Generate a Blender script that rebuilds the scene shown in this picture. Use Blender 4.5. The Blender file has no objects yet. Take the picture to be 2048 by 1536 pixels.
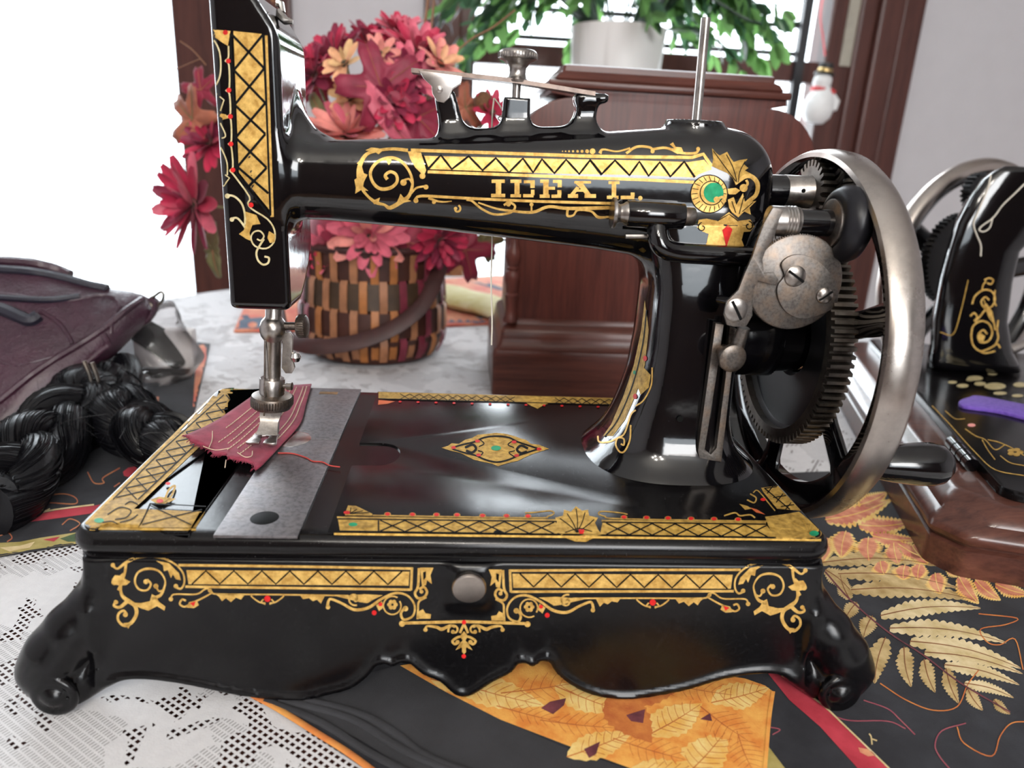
import bpy, bmesh, math, random
import numpy as np
from mathutils import Vector, Matrix, noise
from mathutils.bvhtree import BVHTree
from mathutils.geometry import tessellate_polygon
random.seed(7)
S = 0.01                      # all coordinates below are in centimetres
scene = bpy.context.scene
COL = scene.collection

# ------------------------------------------------------------------ camera
CAM = np.array([15.98100564, -28.25626501, 24.57410476])
YAW, PITCH, ROLL, FPX = 7.71904414e-02, 3.10396903e-01, 5.18650788e-02, 1450.65418
_f = np.array([math.sin(YAW)*math.cos(PITCH), math.cos(YAW)*math.cos(PITCH), -math.sin(PITCH)])
_r0 = np.array([math.cos(YAW), -math.sin(YAW), 0.]); _u0 = np.cross(_r0, _f)
_r = math.cos(ROLL)*_r0 + math.sin(ROLL)*_u0
_u = -math.sin(ROLL)*_r0 + math.cos(ROLL)*_u0
cd = bpy.data.cameras.new('camera'); cam = bpy.data.objects.new('camera', cd); COL.objects.link(cam)
cam.matrix_world = Matrix(((_r[0], _u[0], -_f[0], CAM[0]*S), (_r[1], _u[1], -_f[1], CAM[1]*S), (_r[2], _u[2], -_f[2], CAM[2]*S), (0, 0, 0, 1)))
cd.sensor_width = 36; cd.lens = FPX/2048*36; cd.clip_start = 0.01; cd.clip_end = 100
cd.dof.use_dof = True; cd.dof.focus_distance = 0.40; cd.dof.aperture_fstop = 8.0
scene.camera = cam

# ------------------------------------------------------------------ world, lights, exposure
w = bpy.data.worlds.new('sky'); scene.world = w; w.use_nodes = True
bg = w.node_tree.nodes['Background']; bg.inputs[0].default_value = (0.86, 0.94, 1.0, 1); bg.inputs[1].default_value = 5.0
def area(name, loc, target, sx, sy, power, col):
    d = bpy.data.lights.new(name, 'AREA'); d.shape = 'RECTANGLE'; d.size = sx; d.size_y = sy; d.energy = power; d.color = col
    o = bpy.data.objects.new(name, d); COL.objects.link(o); o.location = Vector(loc)
    o.rotation_euler = (Vector(target)-Vector(loc)).to_track_quat('-Z', 'Y').to_euler()
    return o
area('daylight_glass_door', (-0.95, 1.56, 0.35), (-0.3, 0.0, 0.0), 0.9, 1.9, 26, (0.86, 0.94, 1.0))
area('daylight_window', (0.55, 1.56, 0.55), (0.4, 0.0, 0.0), 0.8, 1.0, 14, (0.88, 0.95, 1.0))
area('front_fill_light', (0.95, -2.9, 1.1), (0.25, 0.0, 0.1), 1.2, 1.0, 44, (1.0, 0.97, 0.95))  # added soft fill from behind the camera, no window known there
vs = scene.view_settings
vs.view_transform = 'Standard'; vs.look = 'None'; vs.gamma = 1; vs.exposure = 0.0; vs.use_curve_mapping = False
scene.cycles.use_denoising = True
scene.cycles.max_bounces = 5; scene.cycles.diffuse_bounces = 2; scene.cycles.glossy_bounces = 3; scene.cycles.transparent_max_bounces = 10
scene.cycles.use_adaptive_sampling = True; scene.cycles.adaptive_threshold = 0.06; scene.cycles.adaptive_min_samples = 16
scene.cycles.caustics_reflective = False; scene.cycles.caustics_refractive = False
scene.cycles.sample_clamp_indirect = 4.0

# ------------------------------------------------------------------ helpers
def ray(x, y):
    return _f + (x-1024)/FPX*_r - (y-768)/FPX*_u
def at(x, y, **k):
    """the point in the place (cm) that the photograph shows at pixel x, y, on the plane X=, Y= or Z="""
    d = ray(x, y); (ax, v), = k.items(); i = 'XYZ'.index(ax)
    t = (v-CAM[i])/d[i]
    return CAM+t*d
MATS = {}
class NT:
    def __init__(s, name):
        m = bpy.data.materials.new(name); m.use_nodes = True; s.m = m; s.t = m.node_tree; MATS[name] = m
        s.p = s.t.nodes['Principled BSDF']; s.out = s.t.nodes['Material Output']; s._c = None
    def n(s, typ, **k):
        nd = s.t.nodes.new(typ)
        for a, v in k.items():
            if a.startswith('i_'):
                nd.inputs[a[2:].replace('_', ' ')].default_value = v
            else: setattr(nd, a, v)
        return nd
    def l(s, a, b): s.t.links.new(a, b)
    def coord(s, scale=(1, 1, 1), rot=(0, 0, 0)):
        c = s.n('ShaderNodeTexCoord'); mp = s.n('ShaderNodeMapping'); mp.inputs['Scale'].default_value = scale; mp.inputs['Rotation'].default_value = rot
        s.l(c.outputs['Object'], mp.inputs[0]); return mp.outputs[0]
    def noise(s, scale, detail=4, rough=.55, co=None, dist=0):
        nd = s.n('ShaderNodeTexNoise'); nd.inputs['Scale'].default_value = scale; nd.inputs['Detail'].default_value = detail; nd.inputs['Roughness'].default_value = rough; nd.inputs['Distortion'].default_value = dist
        s.l(co or s.coord(), nd.inputs['Vector']); return nd.outputs['Fac']
    def ramp(s, fac, stops):
        r = s.n('ShaderNodeValToRGB'); e = r.color_ramp.elements
        while len(e) < len(stops): e.new(.5)
        for q, (p, c) in zip(e, stops):
            q.position = p; q.color = tuple(c)+(1,) if len(c) == 3 else c
        s.l(fac, r.inputs[0]); return r.outputs[0]
    def math(s, op, a, b=None):
        m = s.n('ShaderNodeMath', operation=op)
        for i, v in enumerate((a, b)):
            if v is None: continue
            if isinstance(v, (int, float)): m.inputs[i].default_value = v
            else: s.l(v, m.inputs[i])
        return m.outputs[0]
    def mix(s, fac, a, b):
        m = s.n('ShaderNodeMix', data_type='RGBA')
        for i, v in ((0, fac), (6, a), (7, b)):
            if isinstance(v, (int, float)): m.inputs[i].default_value = v
            elif isinstance(v, tuple): m.inputs[i].default_value = v+(1,)
            else: s.l(v, m.inputs[i])
        return m.outputs[2]
    def bump(s, h, strength=.2, dist=.001):
        b = s.n('ShaderNodeBump'); b.inputs['Strength'].default_value = strength; b.inputs['Distance'].default_value = dist
        s.l(h, b.inputs['Height']); s.l(b.outputs[0], s.p.inputs['Normal'])
    def set(s, **k):
        for a, v in k.items():
            i = s.p.inputs[a.replace('_', ' ')]
            if isinstance(v, (int, float)): i.default_value = v
            elif isinstance(v, tuple): i.default_value = v+(1,) if len(v) == 3 else v
            else: s.l(v, i)
        return s
def plain(name, col, rough=.5, metal=0, var=.15, scale=60, bump=0, **k):
    t = NT(name); nz = t.noise(scale, 5)
    c2 = tuple(max(0, x*(1-var)) for x in col); c3 = tuple(min(1, x*(1+var)) for x in col)
    t.set(Base_Color=t.ramp(nz, [(.3, c2), (.7, c3)]), Roughness=rough, Metallic=metal, **k)
    if bump: t.bump(nz, bump)
    return t.m
def wood(name, c1, c2, axis='z', rough=.28, scale=30, coat=.3):
    t = NT(name)
    sc = {'x': (.06, 1, 1), 'y': (1, .06, 1), 'z': (1, 1, .06)}[axis]
    co = t.coord(sc); nz = t.noise(scale*5, 7, .62, co, .4); nf = t.noise(scale*22, 3, .6, co)
    f = t.math('ADD', t.math('MULTIPLY', nz, .7), t.math('MULTIPLY', nf, .3))
    t.set(Base_Color=t.ramp(f, [(.32, c1), (.5, tuple((a+b)/2 for a, b in zip(c1, c2))), (.7, c2)]), Roughness=rough, Coat_Weight=coat, Coat_Roughness=.15, Specular_IOR_Level=.28)
    t.bump(nf, .05, .0005); return t.m

class Geo:
    """vertices and faces of one mesh, in centimetres"""
    def __init__(s): s.v = []; s.f = []; s.m = []
    def add(s, V, F, mi=0):
        o = len(s.v); s.v += [tuple(map(float, p)) for p in V]; s.f += [tuple(o+i for i in q) for q in F]; s.m += [mi]*len(F); return s
    def tube(s, P, r, n=8, cap=True, mi=0, flat=1.0, up=None):
        P = [np.array(p, float) for p in P]; k = len(P); R = r if hasattr(r, '__len__') else [r]*k
        V = []; prev = np.array(up, float) if up is not None else None
        for i, p in enumerate(P):
            t = P[min(i+1, k-1)]-P[max(i-1, 0)]; t = t/(np.linalg.norm(t)+1e-12)
            if prev is None:
                a = np.array([0, 0, 1.]) if abs(t[2]) < .9 else np.array([1., 0, 0])
                prev = a
            nrm = prev-t*(prev@t); nrm /= (np.linalg.norm(nrm)+1e-12); b = np.cross(t, nrm); prev = nrm
            for j in range(n):
                a = 2*math.pi*j/n; V.append(p+R[i]*(flat*math.cos(a)*nrm+math.sin(a)*b))
        F = [(i*n+j, i*n+(j+1) % n, (i+1)*n+(j+1) % n, (i+1)*n+j) for i in range(k-1) for j in range(n)]
        if cap: F += [tuple(range(n))[::-1], tuple((k-1)*n+j for j in range(n))]
        return s.add(V, F, mi)
    def lathe(s, prof, c=(0, 0, 0), ax=(0, 0, 1), n=32, mi=0, up=None, cap=True):
        """prof: (radius, height along ax)"""
        ax = np.array(ax, float); ax /= np.linalg.norm(ax); a = np.array(up if up is not None else ([0, 0, 1.] if abs(ax[2]) < .9 else [1., 0, 0]), float)
        e1 = a-ax*(a@ax); e1 /= np.linalg.norm(e1); e2 = np.cross(ax, e1); c = np.array(c, float)
        V = [c+h*ax+max(r, 1e-4)*(math.cos(2*math.pi*j/n)*e1+math.sin(2*math.pi*j/n)*e2) for r, h in prof for j in range(n)]
        k = len(prof)
        F = [(i*n+j, i*n+(j+1) % n, (i+1)*n+(j+1) % n, (i+1)*n+j) for i in range(k-1) for j in range(n)]
        if cap: F += [tuple(range(n))[::-1], tuple((k-1)*n+j for j in range(n))]
        return s.add(V, F, mi)
    def box(s, lo, hi, b=0, mi=0, M=None):
        bm = bmesh.new(); bmesh.ops.create_cube(bm, size=1)
        lo = np.array(lo, float); hi = np.array(hi, float)
        for v in bm.verts: v.co = Vector(((lo+hi)/2+np.array(v.co)*(hi-lo)))
        if b: bmesh.ops.bevel(bm, geom=bm.edges[:]+bm.verts[:], offset=b, segments=2, profile=.6, affect='EDGES')
        return s._bm(bm, mi, M)
    def prism(s, poly, d0, d1, ax='y', b=0, mi=0, M=None, seg=2):
        """poly in the two other axes (x,z) / (y,z) / (x,y), extruded from d0 to d1 along ax"""
        f = {'y': lambda p, d: (p[0], d, p[1]), 'x': lambda p, d: (d, p[0], p[1]), 'z': lambda p, d: (p[0], p[1], d)}[ax]
        bm = bmesh.new(); k = len(poly)
        A = [bm.verts.new(f(p, d0)) for p in poly]; B = [bm.verts.new(f(p, d1)) for p in poly]
        fa = bm.faces.new(A); fb = bm.faces.new(B[::-1])
        for i in range(k): bm.faces.new((A[i], B[i], B[(i+1) % k], A[(i+1) % k]))
        bmesh.ops.recalc_face_normals(bm, faces=bm.faces[:])
        if b: bmesh.ops.bevel(bm, geom=list(fa.edges)+list(fb.edges), offset=b, segments=seg, profile=.6, affect='EDGES')
        return s._bm(bm, mi, M)
    def _bm(s, bm, mi, M=None):
        bm.verts.index_update(); V = [tuple(M @ v.co) if M is not None else tuple(v.co) for v in bm.verts]
        F = [tuple(v.index for v in f.verts) for f in bm.faces]; bm.free(); return s.add(V, F, mi)
    def loft(s, rings, close=True, cap=True, mi=0):
        n = len(rings[0]); V = [p for r in rings for p in r]; k = len(rings); m = n if close else n-1
        F = [(i*n+j, i*n+(j+1) % n, (i+1)*n+(j+1) % n, (i+1)*n+j) for i in range(k-1) for j in range(m)]
        if cap and close: F += [tuple(range(n))[::-1], tuple((k-1)*n+j for j in range(n))]
        return s.add(V, F, mi)
    def obj(s, name, mats, parent=None, smooth=True, angle=40, base=None):
        mats = mats if isinstance(mats, (list, tuple)) else [mats]
        V = np.array(s.v, float)
        if parent is not None: o0 = np.array(parent['_o'])
        elif base is not None: o0 = np.array(base, float)
        else: o0 = np.array([(V[:, 0].min()+V[:, 0].max())/2, (V[:, 1].min()+V[:, 1].max())/2, V[:, 2].min()])
        me = bpy.data.meshes.new(name); me.from_pydata([tuple(p) for p in (V-o0)*S], [], s.f)
        for m in mats: me.materials.append(MATS[m] if isinstance(m, str) else m)
        if len(mats) > 1: me.polygons.foreach_set('material_index', s.m)
        bm = bmesh.new(); bm.from_mesh(me); bmesh.ops.recalc_face_normals(bm, faces=bm.faces[:]); bm.to_mesh(me); bm.free()
        if smooth:
            me.polygons.foreach_set('use_smooth', [True]*len(me.polygons)); me.update()
            if angle: me.set_sharp_from_angle(angle=math.radians(angle))
        o = bpy.data.objects.new(name, me); COL.objects.link(o); o['_o'] = list(map(float, o0))
        if parent is not None: o.parent = parent
        else: o.location = o0*S
        return o
def child_at(name, me, parent, loc, M3=None):
    """another object that shares a mesh, placed (cm) under its thing"""
    o = bpy.data.objects.new(name, me); COL.objects.link(o); o.parent = parent
    p0 = np.array(parent['_o']); m = (M3 or Matrix.Identity(3)).to_4x4(); m.translation = Vector((np.array(loc)-p0)*S); o.matrix_local = m
    return o
def thing(name, label, cat, loc=(0, 0, 0), group=None):
    o = bpy.data.objects.new(name, None); COL.objects.link(o); o.location = np.array(loc, float)*S; o['_o'] = list(map(float, loc)); o.empty_display_size = .02
    return tag(o, label, cat, group)
def tag(o, label, cat, group=None):
    o['label'] = label; o['category'] = cat
    if group: o['group'] = group
    return o
def struct(o): o['kind'] = 'structure'; return o

def smoothpath(P, n=6, closed=False):
    P = [np.array(p, float) for p in P]; k = len(P); out = []
    if k < 3: n0 = n; return [P[0]+(P[1]-P[0])*t/n0 for t in range(n0+1)]
    R = range(k) if closed else range(k-1)
    for i in R:
        p0 = P[(i-1) % k] if closed or i > 0 else 2*P[0]-P[1]; p1 = P[i]; p2 = P[(i+1) % k]
        p3 = P[(i+2) % k] if closed or i+2 < k else 2*P[-1]-P[-2]
        for j in range(n):
            t = j/n; out.append(.5*((2*p1)+(-p0+p2)*t+(2*p0-5*p1+4*p2-p3)*t*t+(-p0+3*p1-3*p2+p3)*t**3))
    if not closed: out.append(P[-1])
    return out
def superell(c, e1, e2, a, b, n=2.5, k=32):
    c, e1, e2 = map(np.array, (c, e1, e2)); out = []
    for j in range(k):
        t = 2*math.pi*j/k; ct, st = math.cos(t), math.sin(t)
        out.append(c+e1*a*math.copysign(abs(ct)**(2/n), ct)+e2*b*math.copysign(abs(st)**(2/n), st))
    return out

# ------------------------------------------------------------------ implicit castings (surface nets)
def sdf_mesh(fn, lo, hi, h, iters=4):
    ax = [np.arange(l, u+h, h) for l, u in zip(lo, hi)]
    X, Y, Z = np.meshgrid(*ax, indexing='ij'); v = fn(X, Y, Z); nx, ny, nz = v.shape
    ins = v < 0
    c = ins[:-1, :-1, :-1].astype(np.int8)
    tot = np.zeros((nx-1, ny-1, nz-1), np.int8)
    for i in (0, 1):
        for j in (0, 1):
            for k in (0, 1): tot += ins[i:nx-1+i, j:ny-1+j, k:nz-1+k]
    act = (tot > 0) & (tot < 8); idx = -np.ones(act.shape, np.int64); ii = np.argwhere(act); idx[act] = np.arange(len(ii))
    P = np.stack([ax[d][ii[:, d]]+h/2 for d in range(3)], 1)
    for _ in range(iters):
        e = h*.05; f0 = fn(P[:, 0], P[:, 1], P[:, 2])
        g = np.stack([(fn(*(P+np.eye(3)[d]*e).T)-fn(*(P-np.eye(3)[d]*e).T))/(2*e) for d in range(3)], 1)
        st = (f0/np.maximum((g*g).sum(1), .05))[:, None]*g; L = np.linalg.norm(st, axis=1, keepdims=True)
        P = P-st*np.minimum(1, h*.6/np.maximum(L, 1e-9))
    F = []
    for d in range(3):
        a, b = [(1, 2), (2, 0), (0, 1)][d]
        s1 = [slice(None)]*3; s1[d] = slice(0, -1); s2 = [slice(None)]*3; s2[d] = slice(1, None)
        A = ins[tuple(s1)]; B = ins[tuple(s2)]; q = np.argwhere(A != B)
        ok = (q[:, a] > 0) & (q[:, b] > 0) & (q[:, a] < v.shape[a]-1) & (q[:, b] < v.shape[b]-1); q = q[ok]
        def cell(da, db):
            r = q.copy(); r[:, a] -= da; r[:, b] -= db; return idx[r[:, 0], r[:, 1], r[:, 2]]
        quad = np.stack([cell(1, 1), cell(0, 1), cell(0, 0), cell(1, 0)], 1); flip = ~A[q[:, 0], q[:, 1], q[:, 2]]
        quad[flip] = quad[flip][:, ::-1]; F.append(quad)
    g = Geo(); g.v = [tuple(p) for p in P]; g.f = [tuple(q) for q in np.concatenate(F)]; g.m = [0]*len(g.f); return g
def smin(a, b, k):
    h = np.clip(.5+.5*(b-a)/k, 0, 1); return b+(a-b)*h-k*h*(1-h)
def d_box(X, Y, Z, c, hs, r):
    qx, qy, qz = abs(X-c[0])-hs[0]+r, abs(Y-c[1])-hs[1]+r, abs(Z-c[2])-hs[2]+r
    return np.sqrt(np.maximum(qx, 0)**2+np.maximum(qy, 0)**2+np.maximum(qz, 0)**2)+np.minimum(np.maximum(qx, np.maximum(qy, qz)), 0)-r
def d_cap(X, Y, Z, a, b, ra, rb):
    a, b = np.array(a, float), np.array(b, float); d = b-a; L2 = d@d
    t = np.clip(((X-a[0])*d[0]+(Y-a[1])*d[1]+(Z-a[2])*d[2])/L2, 0, 1)
    return np.sqrt((X-a[0]-t*d[0])**2+(Y-a[1]-t*d[1])**2+(Z-a[2]-t*d[2])**2)-(ra+(rb-ra)*t)

# ------------------------------------------------------------------ painted marks that lie on a surface
class Decal:
    def __init__(s, geos):
        V = []; F = []
        for g in geos:
            o = len(V); V += g.v; F += [tuple(o+i for i in f) for f in g.f]
        s.b = BVHTree.FromPolygons([Vector(p) for p in V], F); s.g = Geo()
    def hit(s, x, y, off):
        d = Vector(ray(x, y)); d.normalize(); h = s.b.ray_cast(Vector(CAM), d, 400)
        if h[0] is None: return None
        n = h[1]
        if n.dot(d) > 0: n = -n
        return h[0]-d*0.002+n*off
    def _emit(s, P, F, off, mi, maxd=2.5):
        H = [s.hit(p[0], p[1], off) for p in P]; ok = []
        for f in F:
            q = [H[i] for i in f]
            if any(a is None for a in q): continue
            if max((q[i]-q[i-1]).length for i in range(len(q))) > maxd: continue
            ok.append(f)
        used = sorted({i for f in ok for i in f}); mp = {u: i for i, u in enumerate(used)}
        s.g.add([tuple(H[u]) for u in used], [tuple(mp[i] for i in f) for f in ok], mi)
    def stroke(s, P, w, off=.012, mi=0, smooth=True, n=5, taper=False):
        Q = smoothpath(P, n) if smooth and len(P) > 2 else P
        Q = [np.array(q, float) for q in Q]
        R = [Q[0]]
        for a, b in zip(Q, Q[1:]):
            m = max(1, int(np.linalg.norm(b-a)/9))
            R += [a+(b-a)*(i+1)/m for i in range(m)]
        k = len(R); V = []
        for i, p in enumerate(R):
            t = R[min(i+1, k-1)]-R[max(i-1, 0)]; t /= (np.linalg.norm(t)+1e-9); nn = np.array([-t[1], t[0]])
            u = i/(k-1); ww = (w if not hasattr(w, '__len__') else np.interp(u, np.linspace(0, 1, len(w)), w))/2
            if taper: ww *= .25+.75*math.sin(math.pi*min(1, max(0, u)))
            V += [p+nn*ww, p-nn*ww]
        s._emit(V, [(2*i, 2*i+1, 2*i+3, 2*i+2) for i in range(k-1)], off, mi)
    def poly(s, P, off=.012, mi=0, smooth=False, n=4, step=14):
        if smooth: P = smoothpath(P, n, True)
        P = [Vector((p[0], p[1], 0)) for p in P]; bm = bmesh.new(); vs_ = [bm.verts.new(p) for p in P]
        for t in tessellate_polygon([P]):
            try: bm.faces.new([vs_[i] for i in t])
            except ValueError: pass
        for _ in range(5):
            e = [e for e in bm.edges if e.calc_length() > step]
            if not e: break
            bmesh.ops.subdivide_edges(bm, edges=e, cuts=1); bmesh.ops.triangulate(bm, faces=bm.faces[:])
        bm.verts.index_update()
        s._emit([(v.co.x, v.co.y) for v in bm.verts], [tuple(v.index for v in f.verts) for f in bm.faces], off, mi); bm.free()
    def dot(s, x, y, rx, ry=None, off=.02, mi=0, n=14):
        ry = ry or rx; P = [(x, y)]+[(x+rx*math.cos(2*math.pi*i/n), y+ry*math.sin(2*math.pi*i/n)) for i in range(n)]
        s._emit(P, [(0, 1+i, 1+(i+1) % n) for i in range(n)], off, mi)
    def spiral(s, x, y, r0, r1, a0, turns, w, off=.012, mi=0, sq=1.0, ball=0):
        n = int(16*abs(turns))+4; P = []
        for i in range(n+1):
            t = i/n; a = a0+turns*2*math.pi*t; r = r0+(r1-r0)*t; P.append((x+r*math.cos(a), y+sq*r*math.sin(a)))
        s.stroke(P, w, off, mi, smooth=False)
        if ball: s.dot(P[-1][0], P[-1][1], ball, None, off, mi)
    def obj(s, name, mats, parent): return s.g.obj(name, mats, parent, smooth=True, angle=0)
# ------------------------------------------------------------------ materials
t = NT('black_enamel')
sp = t.noise(900, 2, .5); dust = t.ramp(sp, [(.70, (0, 0, 0)), (.78, (1, 1, 1))]); big = t.noise(35, 5)
t.set(Base_Color=t.mix(t.math('MULTIPLY', dust, .12), (.0022, .0020, .0028), (.16, .16, .17)), Roughness=t.math('ADD', t.math('MULTIPLY', big, .10), .05), Coat_Weight=.5, Coat_Roughness=.05, Specular_IOR_Level=.5)
t.bump(t.noise(60, 3), .10, .0012)
t = NT('apron_enamel')
sp = t.noise(700, 3, .6); dust = t.ramp(sp, [(.52, (0, 0, 0)), (.75, (1, 1, 1))]); big = t.noise(30, 5)
t.set(Base_Color=t.mix(t.math('MULTIPLY', dust, .07), (.0020, .0018, .0024), (.12, .12, .125)), Roughness=t.math('ADD', t.math('MULTIPLY', big, .16), .16), Specular_IOR_Level=.36)
t.bump(t.noise(70, 3), .10, .0012)
t = NT('bed_enamel')
sp = t.noise(1100, 2, .5); dust = t.ramp(sp, [(.66, (0, 0, 0)), (.78, (1, 1, 1))]); big = t.noise(25, 6)
t.set(Base_Color=t.mix(t.math('MULTIPLY', dust, .22), (.0045, .004, .0045), (.2, .2, .2)), Roughness=t.math('ADD', t.math('MULTIPLY', big, .20), .09), Specular_IOR_Level=.36)
t.bump(t.noise(120, 4), .05, .0006)
def gold(name, a, b, r=.38, metal=.32, coat=.05, spec=.2):
    t = NT(name); nz = t.noise(260, 6, .7); n2 = t.noise(60, 4)
    t.set(Base_Color=t.mix(t.ramp(nz, [(.35, (0, 0, 0)), (.65, (1, 1, 1))]), a, b), Roughness=t.math('ADD', t.math('MULTIPLY', n2, .2), r-.1), Metallic=metal, Coat_Weight=coat, Coat_Roughness=.15, Specular_IOR_Level=spec)
    t.bump(nz, .12, .0006)
gold('gold_leaf', (.46, .25, .055), (.82, .53, .16)); gold('gold_pale', (.60, .48, .22), (.85, .74, .45)); gold('gold_dark', (.26, .15, .035), (.60, .37, .09), .55, .06, .0, .12); gold('gold_bed', (.34, .19, .035), (.72, .45, .11), .55, .1, .0, .12)
plain('ink', (.004, .004, .004), .6, var=.3, Specular_IOR_Level=.1)
plain('red_paint', (.62, .02, .02), .5, var=.25, scale=200, Specular_IOR_Level=.15); plain('green_paint', (.02, .30, .14), .5, var=.3, scale=200, Specular_IOR_Level=.15)
plain('orange_paint', (.62, .13, .04), .35)
def steel(name, c, r, rust=.25, sc=90):
    t = NT(name); nz = t.noise(sc, 8, .7); n2 = t.noise(sc*.2, 4, .6)
    t.set(Base_Color=t.mix(t.math('MULTIPLY', t.ramp(n2, [(.45, (0, 0, 0)), (.7, (1, 1, 1))]), rust), t.mix(t.ramp(nz, [(.38, (0, 0, 0)), (.56, (1, 1, 1))]), tuple(x*.62 for x in c), c), (.30, .20, .13)), Metallic=1.0, Roughness=t.math('ADD', t.math('MULTIPLY', nz, .22), r-.1))
    t.bump(nz, .05, .0004); return t.m
steel('steel', (.46, .43, .405), .30); steel('steel_dull', (.20, .18, .165), .42, .45, 700); steel('nickel', (.58, .535, .50), .28, .4, 14)
steel('steel_dark', (.16, .145, .13), .42, .3, 150); steel('bright_wire', (.8, .78, .74), .18, 0)
steel('slide_steel', (.23, .215, .22), .46, .1, 420)
steel('brass', (.62, .45, .2), .3, .1); steel('blade_steel', (.20, .155, .135), .38, .3, 120)
plain('rubber', (.008, .008, .011), .38, var=.2, Specular_IOR_Level=.35)
wood('mahogany', (.048, .013, .010), (.135, .036, .026), 'z', .40, 26, .05)
wood('mahogany_x', (.050, .015, .011), (.145, .044, .030), 'x', .34, 26, .12)
wood('wood_trim', (.050, .017, .014), (.115, .042, .033), 'z', .42, 18, .1)
wood('wood_orange', (.26, .09, .03), (.42, .17, .07), 'z', .4, 18, .1)
wood('wood_base2', (.045, .016, .012), (.145, .055, .038), 'x', .28, 26, .4)
plain('wall_dark', (.10, .06, .045), .6, var=.3, scale=8); plain('beige_strip', (.40, .37, .31), .6, var=.1)
plain('cast_black', (.006, .006, .008), .38, var=.4)
plain('wall_paint', (.60, .585, .615), .85, var=.02, scale=20); plain('ceiling_paint', (.8, .8, .78), .9, var=.02); plain('floor_boards', (.22, .12, .07), .5, var=.3)
plain('paper', (.66, .62, .61), .8, var=.05); plain('white_paint', (.85, .86, .86), .5, var=.03); plain('dark_iron', (.015, .016, .02), .5)
t = NT('window_glass'); tr = t.n('ShaderNodeBsdfTransparent'); gl = t.n('ShaderNodeBsdfGlossy'); gl.inputs['Roughness'].default_value = .02; mx = t.n('ShaderNodeMixShader')
fr = t.n('ShaderNodeFresnel'); fr.inputs[0].default_value = 1.3; t.l(fr.outputs[0], mx.inputs[0]); t.l(tr.outputs[0], mx.inputs[1]); t.l(gl.outputs[0], mx.inputs[2]); t.l(mx.outputs[0], t.out.inputs[0])
# lace: white threads, open mesh in flower-shaped patches
t = NT('lace'); co = t.coord((1, 1, 1), (0, 0, .62)); sx = t.n('ShaderNodeSeparateXYZ'); t.l(co, sx.inputs[0])
def saw(o, per, half):
    a = t.math('FRACT', t.math('MULTIPLY', o, 1/per)); return t.math('LESS_THAN', t.math('ABSOLUTE', t.math('SUBTRACT', a, .5)), half)
hole = t.math('MULTIPLY', saw(sx.outputs[0], .0034, .30), saw(sx.outputs[1], .0030, .27))
vo = t.n('ShaderNodeTexVoronoi'); vo.inputs['Scale'].default_value = 15; t.l(co, vo.inputs['Vector'])
pt = t.math('ADD', t.noise(34, 2, .5, co, 1.2), t.math('MULTIPLY', vo.outputs['Distance'], -.25))
patch = t.math('GREATER_THAN', pt, .44)
fine = t.math('MULTIPLY', saw(sx.outputs[0], .0017, .16), saw(sx.outputs[1], .0034, .36))
patch2 = t.math('MULTIPLY', t.math('GREATER_THAN', t.noise(20, 2, .5, co, .6), .52), t.math('SUBTRACT', 1.0, patch))
alpha = t.math('SUBTRACT', 1.0, t.math('MAXIMUM', t.math('MULTIPLY', hole, patch), t.math('MULTIPLY', t.math('MULTIPLY', fine, patch2), .55)))
t.set(Base_Color=t.mix(t.noise(200, 4), (.66, .65, .67), (.80, .79, .80)), Roughness=.9, Alpha=alpha); t.bump(t.noise(900, 2), .25, .0008)
def cloth(name, c1, c2, sc=14, weave=True, rough=.85):
    t = NT(name); a = t.noise(sc, 5, .6); f = t.noise(1500, 2)
    t.set(Base_Color=t.ramp(a, [(.35, c1), (.65, c2)]), Roughness=rough, Sheen_Weight=.06); t.bump(f, .3, .0006); return t
cloth('cloth_black', (.010, .010, .014), (.026, .027, .034), 30)
cloth('cloth_band', (.028, .028, .032), (.040, .040, .046), 30)
cloth('cloth_red', (.42, .02, .04), (.62, .05, .08), 40); cloth('cloth_maroon', (.22, .018, .045), (.34, .038, .075), 120)
cloth('cloth_orange', (.60, .13, .03), (.72, .32, .07), 35); cloth('cloth_yellow', (.62, .53, .20), (.80, .74, .45), 25)
cloth('cloth_coral', (.62, .12, .08), (.75, .33, .18), 25); cloth('cloth_blue', (.03, .05, .10), (.09, .13, .19), 25); cloth('cloth_olive', (.34, .27, .06), (.52, .42, .16), 60)
cloth('cloth_green', (.03, .07, .02), (.08, .13, .05), 80); cloth('felt_purple', (.13, .06, .40), (.20, .10, .52), 300)
for nm, a, b in (('print_ochre', (.42, .27, .09), (.70, .52, .25)), ('print_cream', (.62, .46, .20), (.86, .70, .42)), ('print_pink', (.58, .14, .09), (.84, .38, .20)), ('print_rust', (.52, .12, .025), (.72, .25, .05)), ('print_amber', (.86, .46, .09), (.95, .70, .26)), ('print_orange', (.80, .26, .04), (.95, .48, .10)), ('print_vine', (.45, .11, .05), (.55, .22, .08)), ('print_wine', (.10, .02, .03), (.22, .05, .06)), ('print_brown', (.20, .07, .02), (.34, .13, .04)), ('print_magenta', (.30, .05, .09), (.42, .10, .12))):
    cloth(nm, a, b, 90)
t = NT('purse_leather'); nz = t.noise(420, 4, .6); n2 = t.noise(18, 4, .6, None, .5)
t.set(Base_Color=t.ramp(n2, [(.3, (.028, .008, .018)), (.7, (.062, .018, .036))]), Roughness=.36, Coat_Weight=.25, Coat_Roughness=.25); t.bump(t.math('ADD', nz, t.math('MULTIPLY', t.noise(60, 3), 1.8)), .6, .0022)
plain('zipper_tape', (.012, .011, .022), .45, var=.4, scale=900, bump=.5)
t = NT('hair'); nz = t.noise(240, 4, .6, t.coord((1, 1, 1)))
t.set(Base_Color=(.003, .003, .0045), Roughness=.36, Specular_IOR_Level=.35); t.bump(nz, .2, .001)
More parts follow.
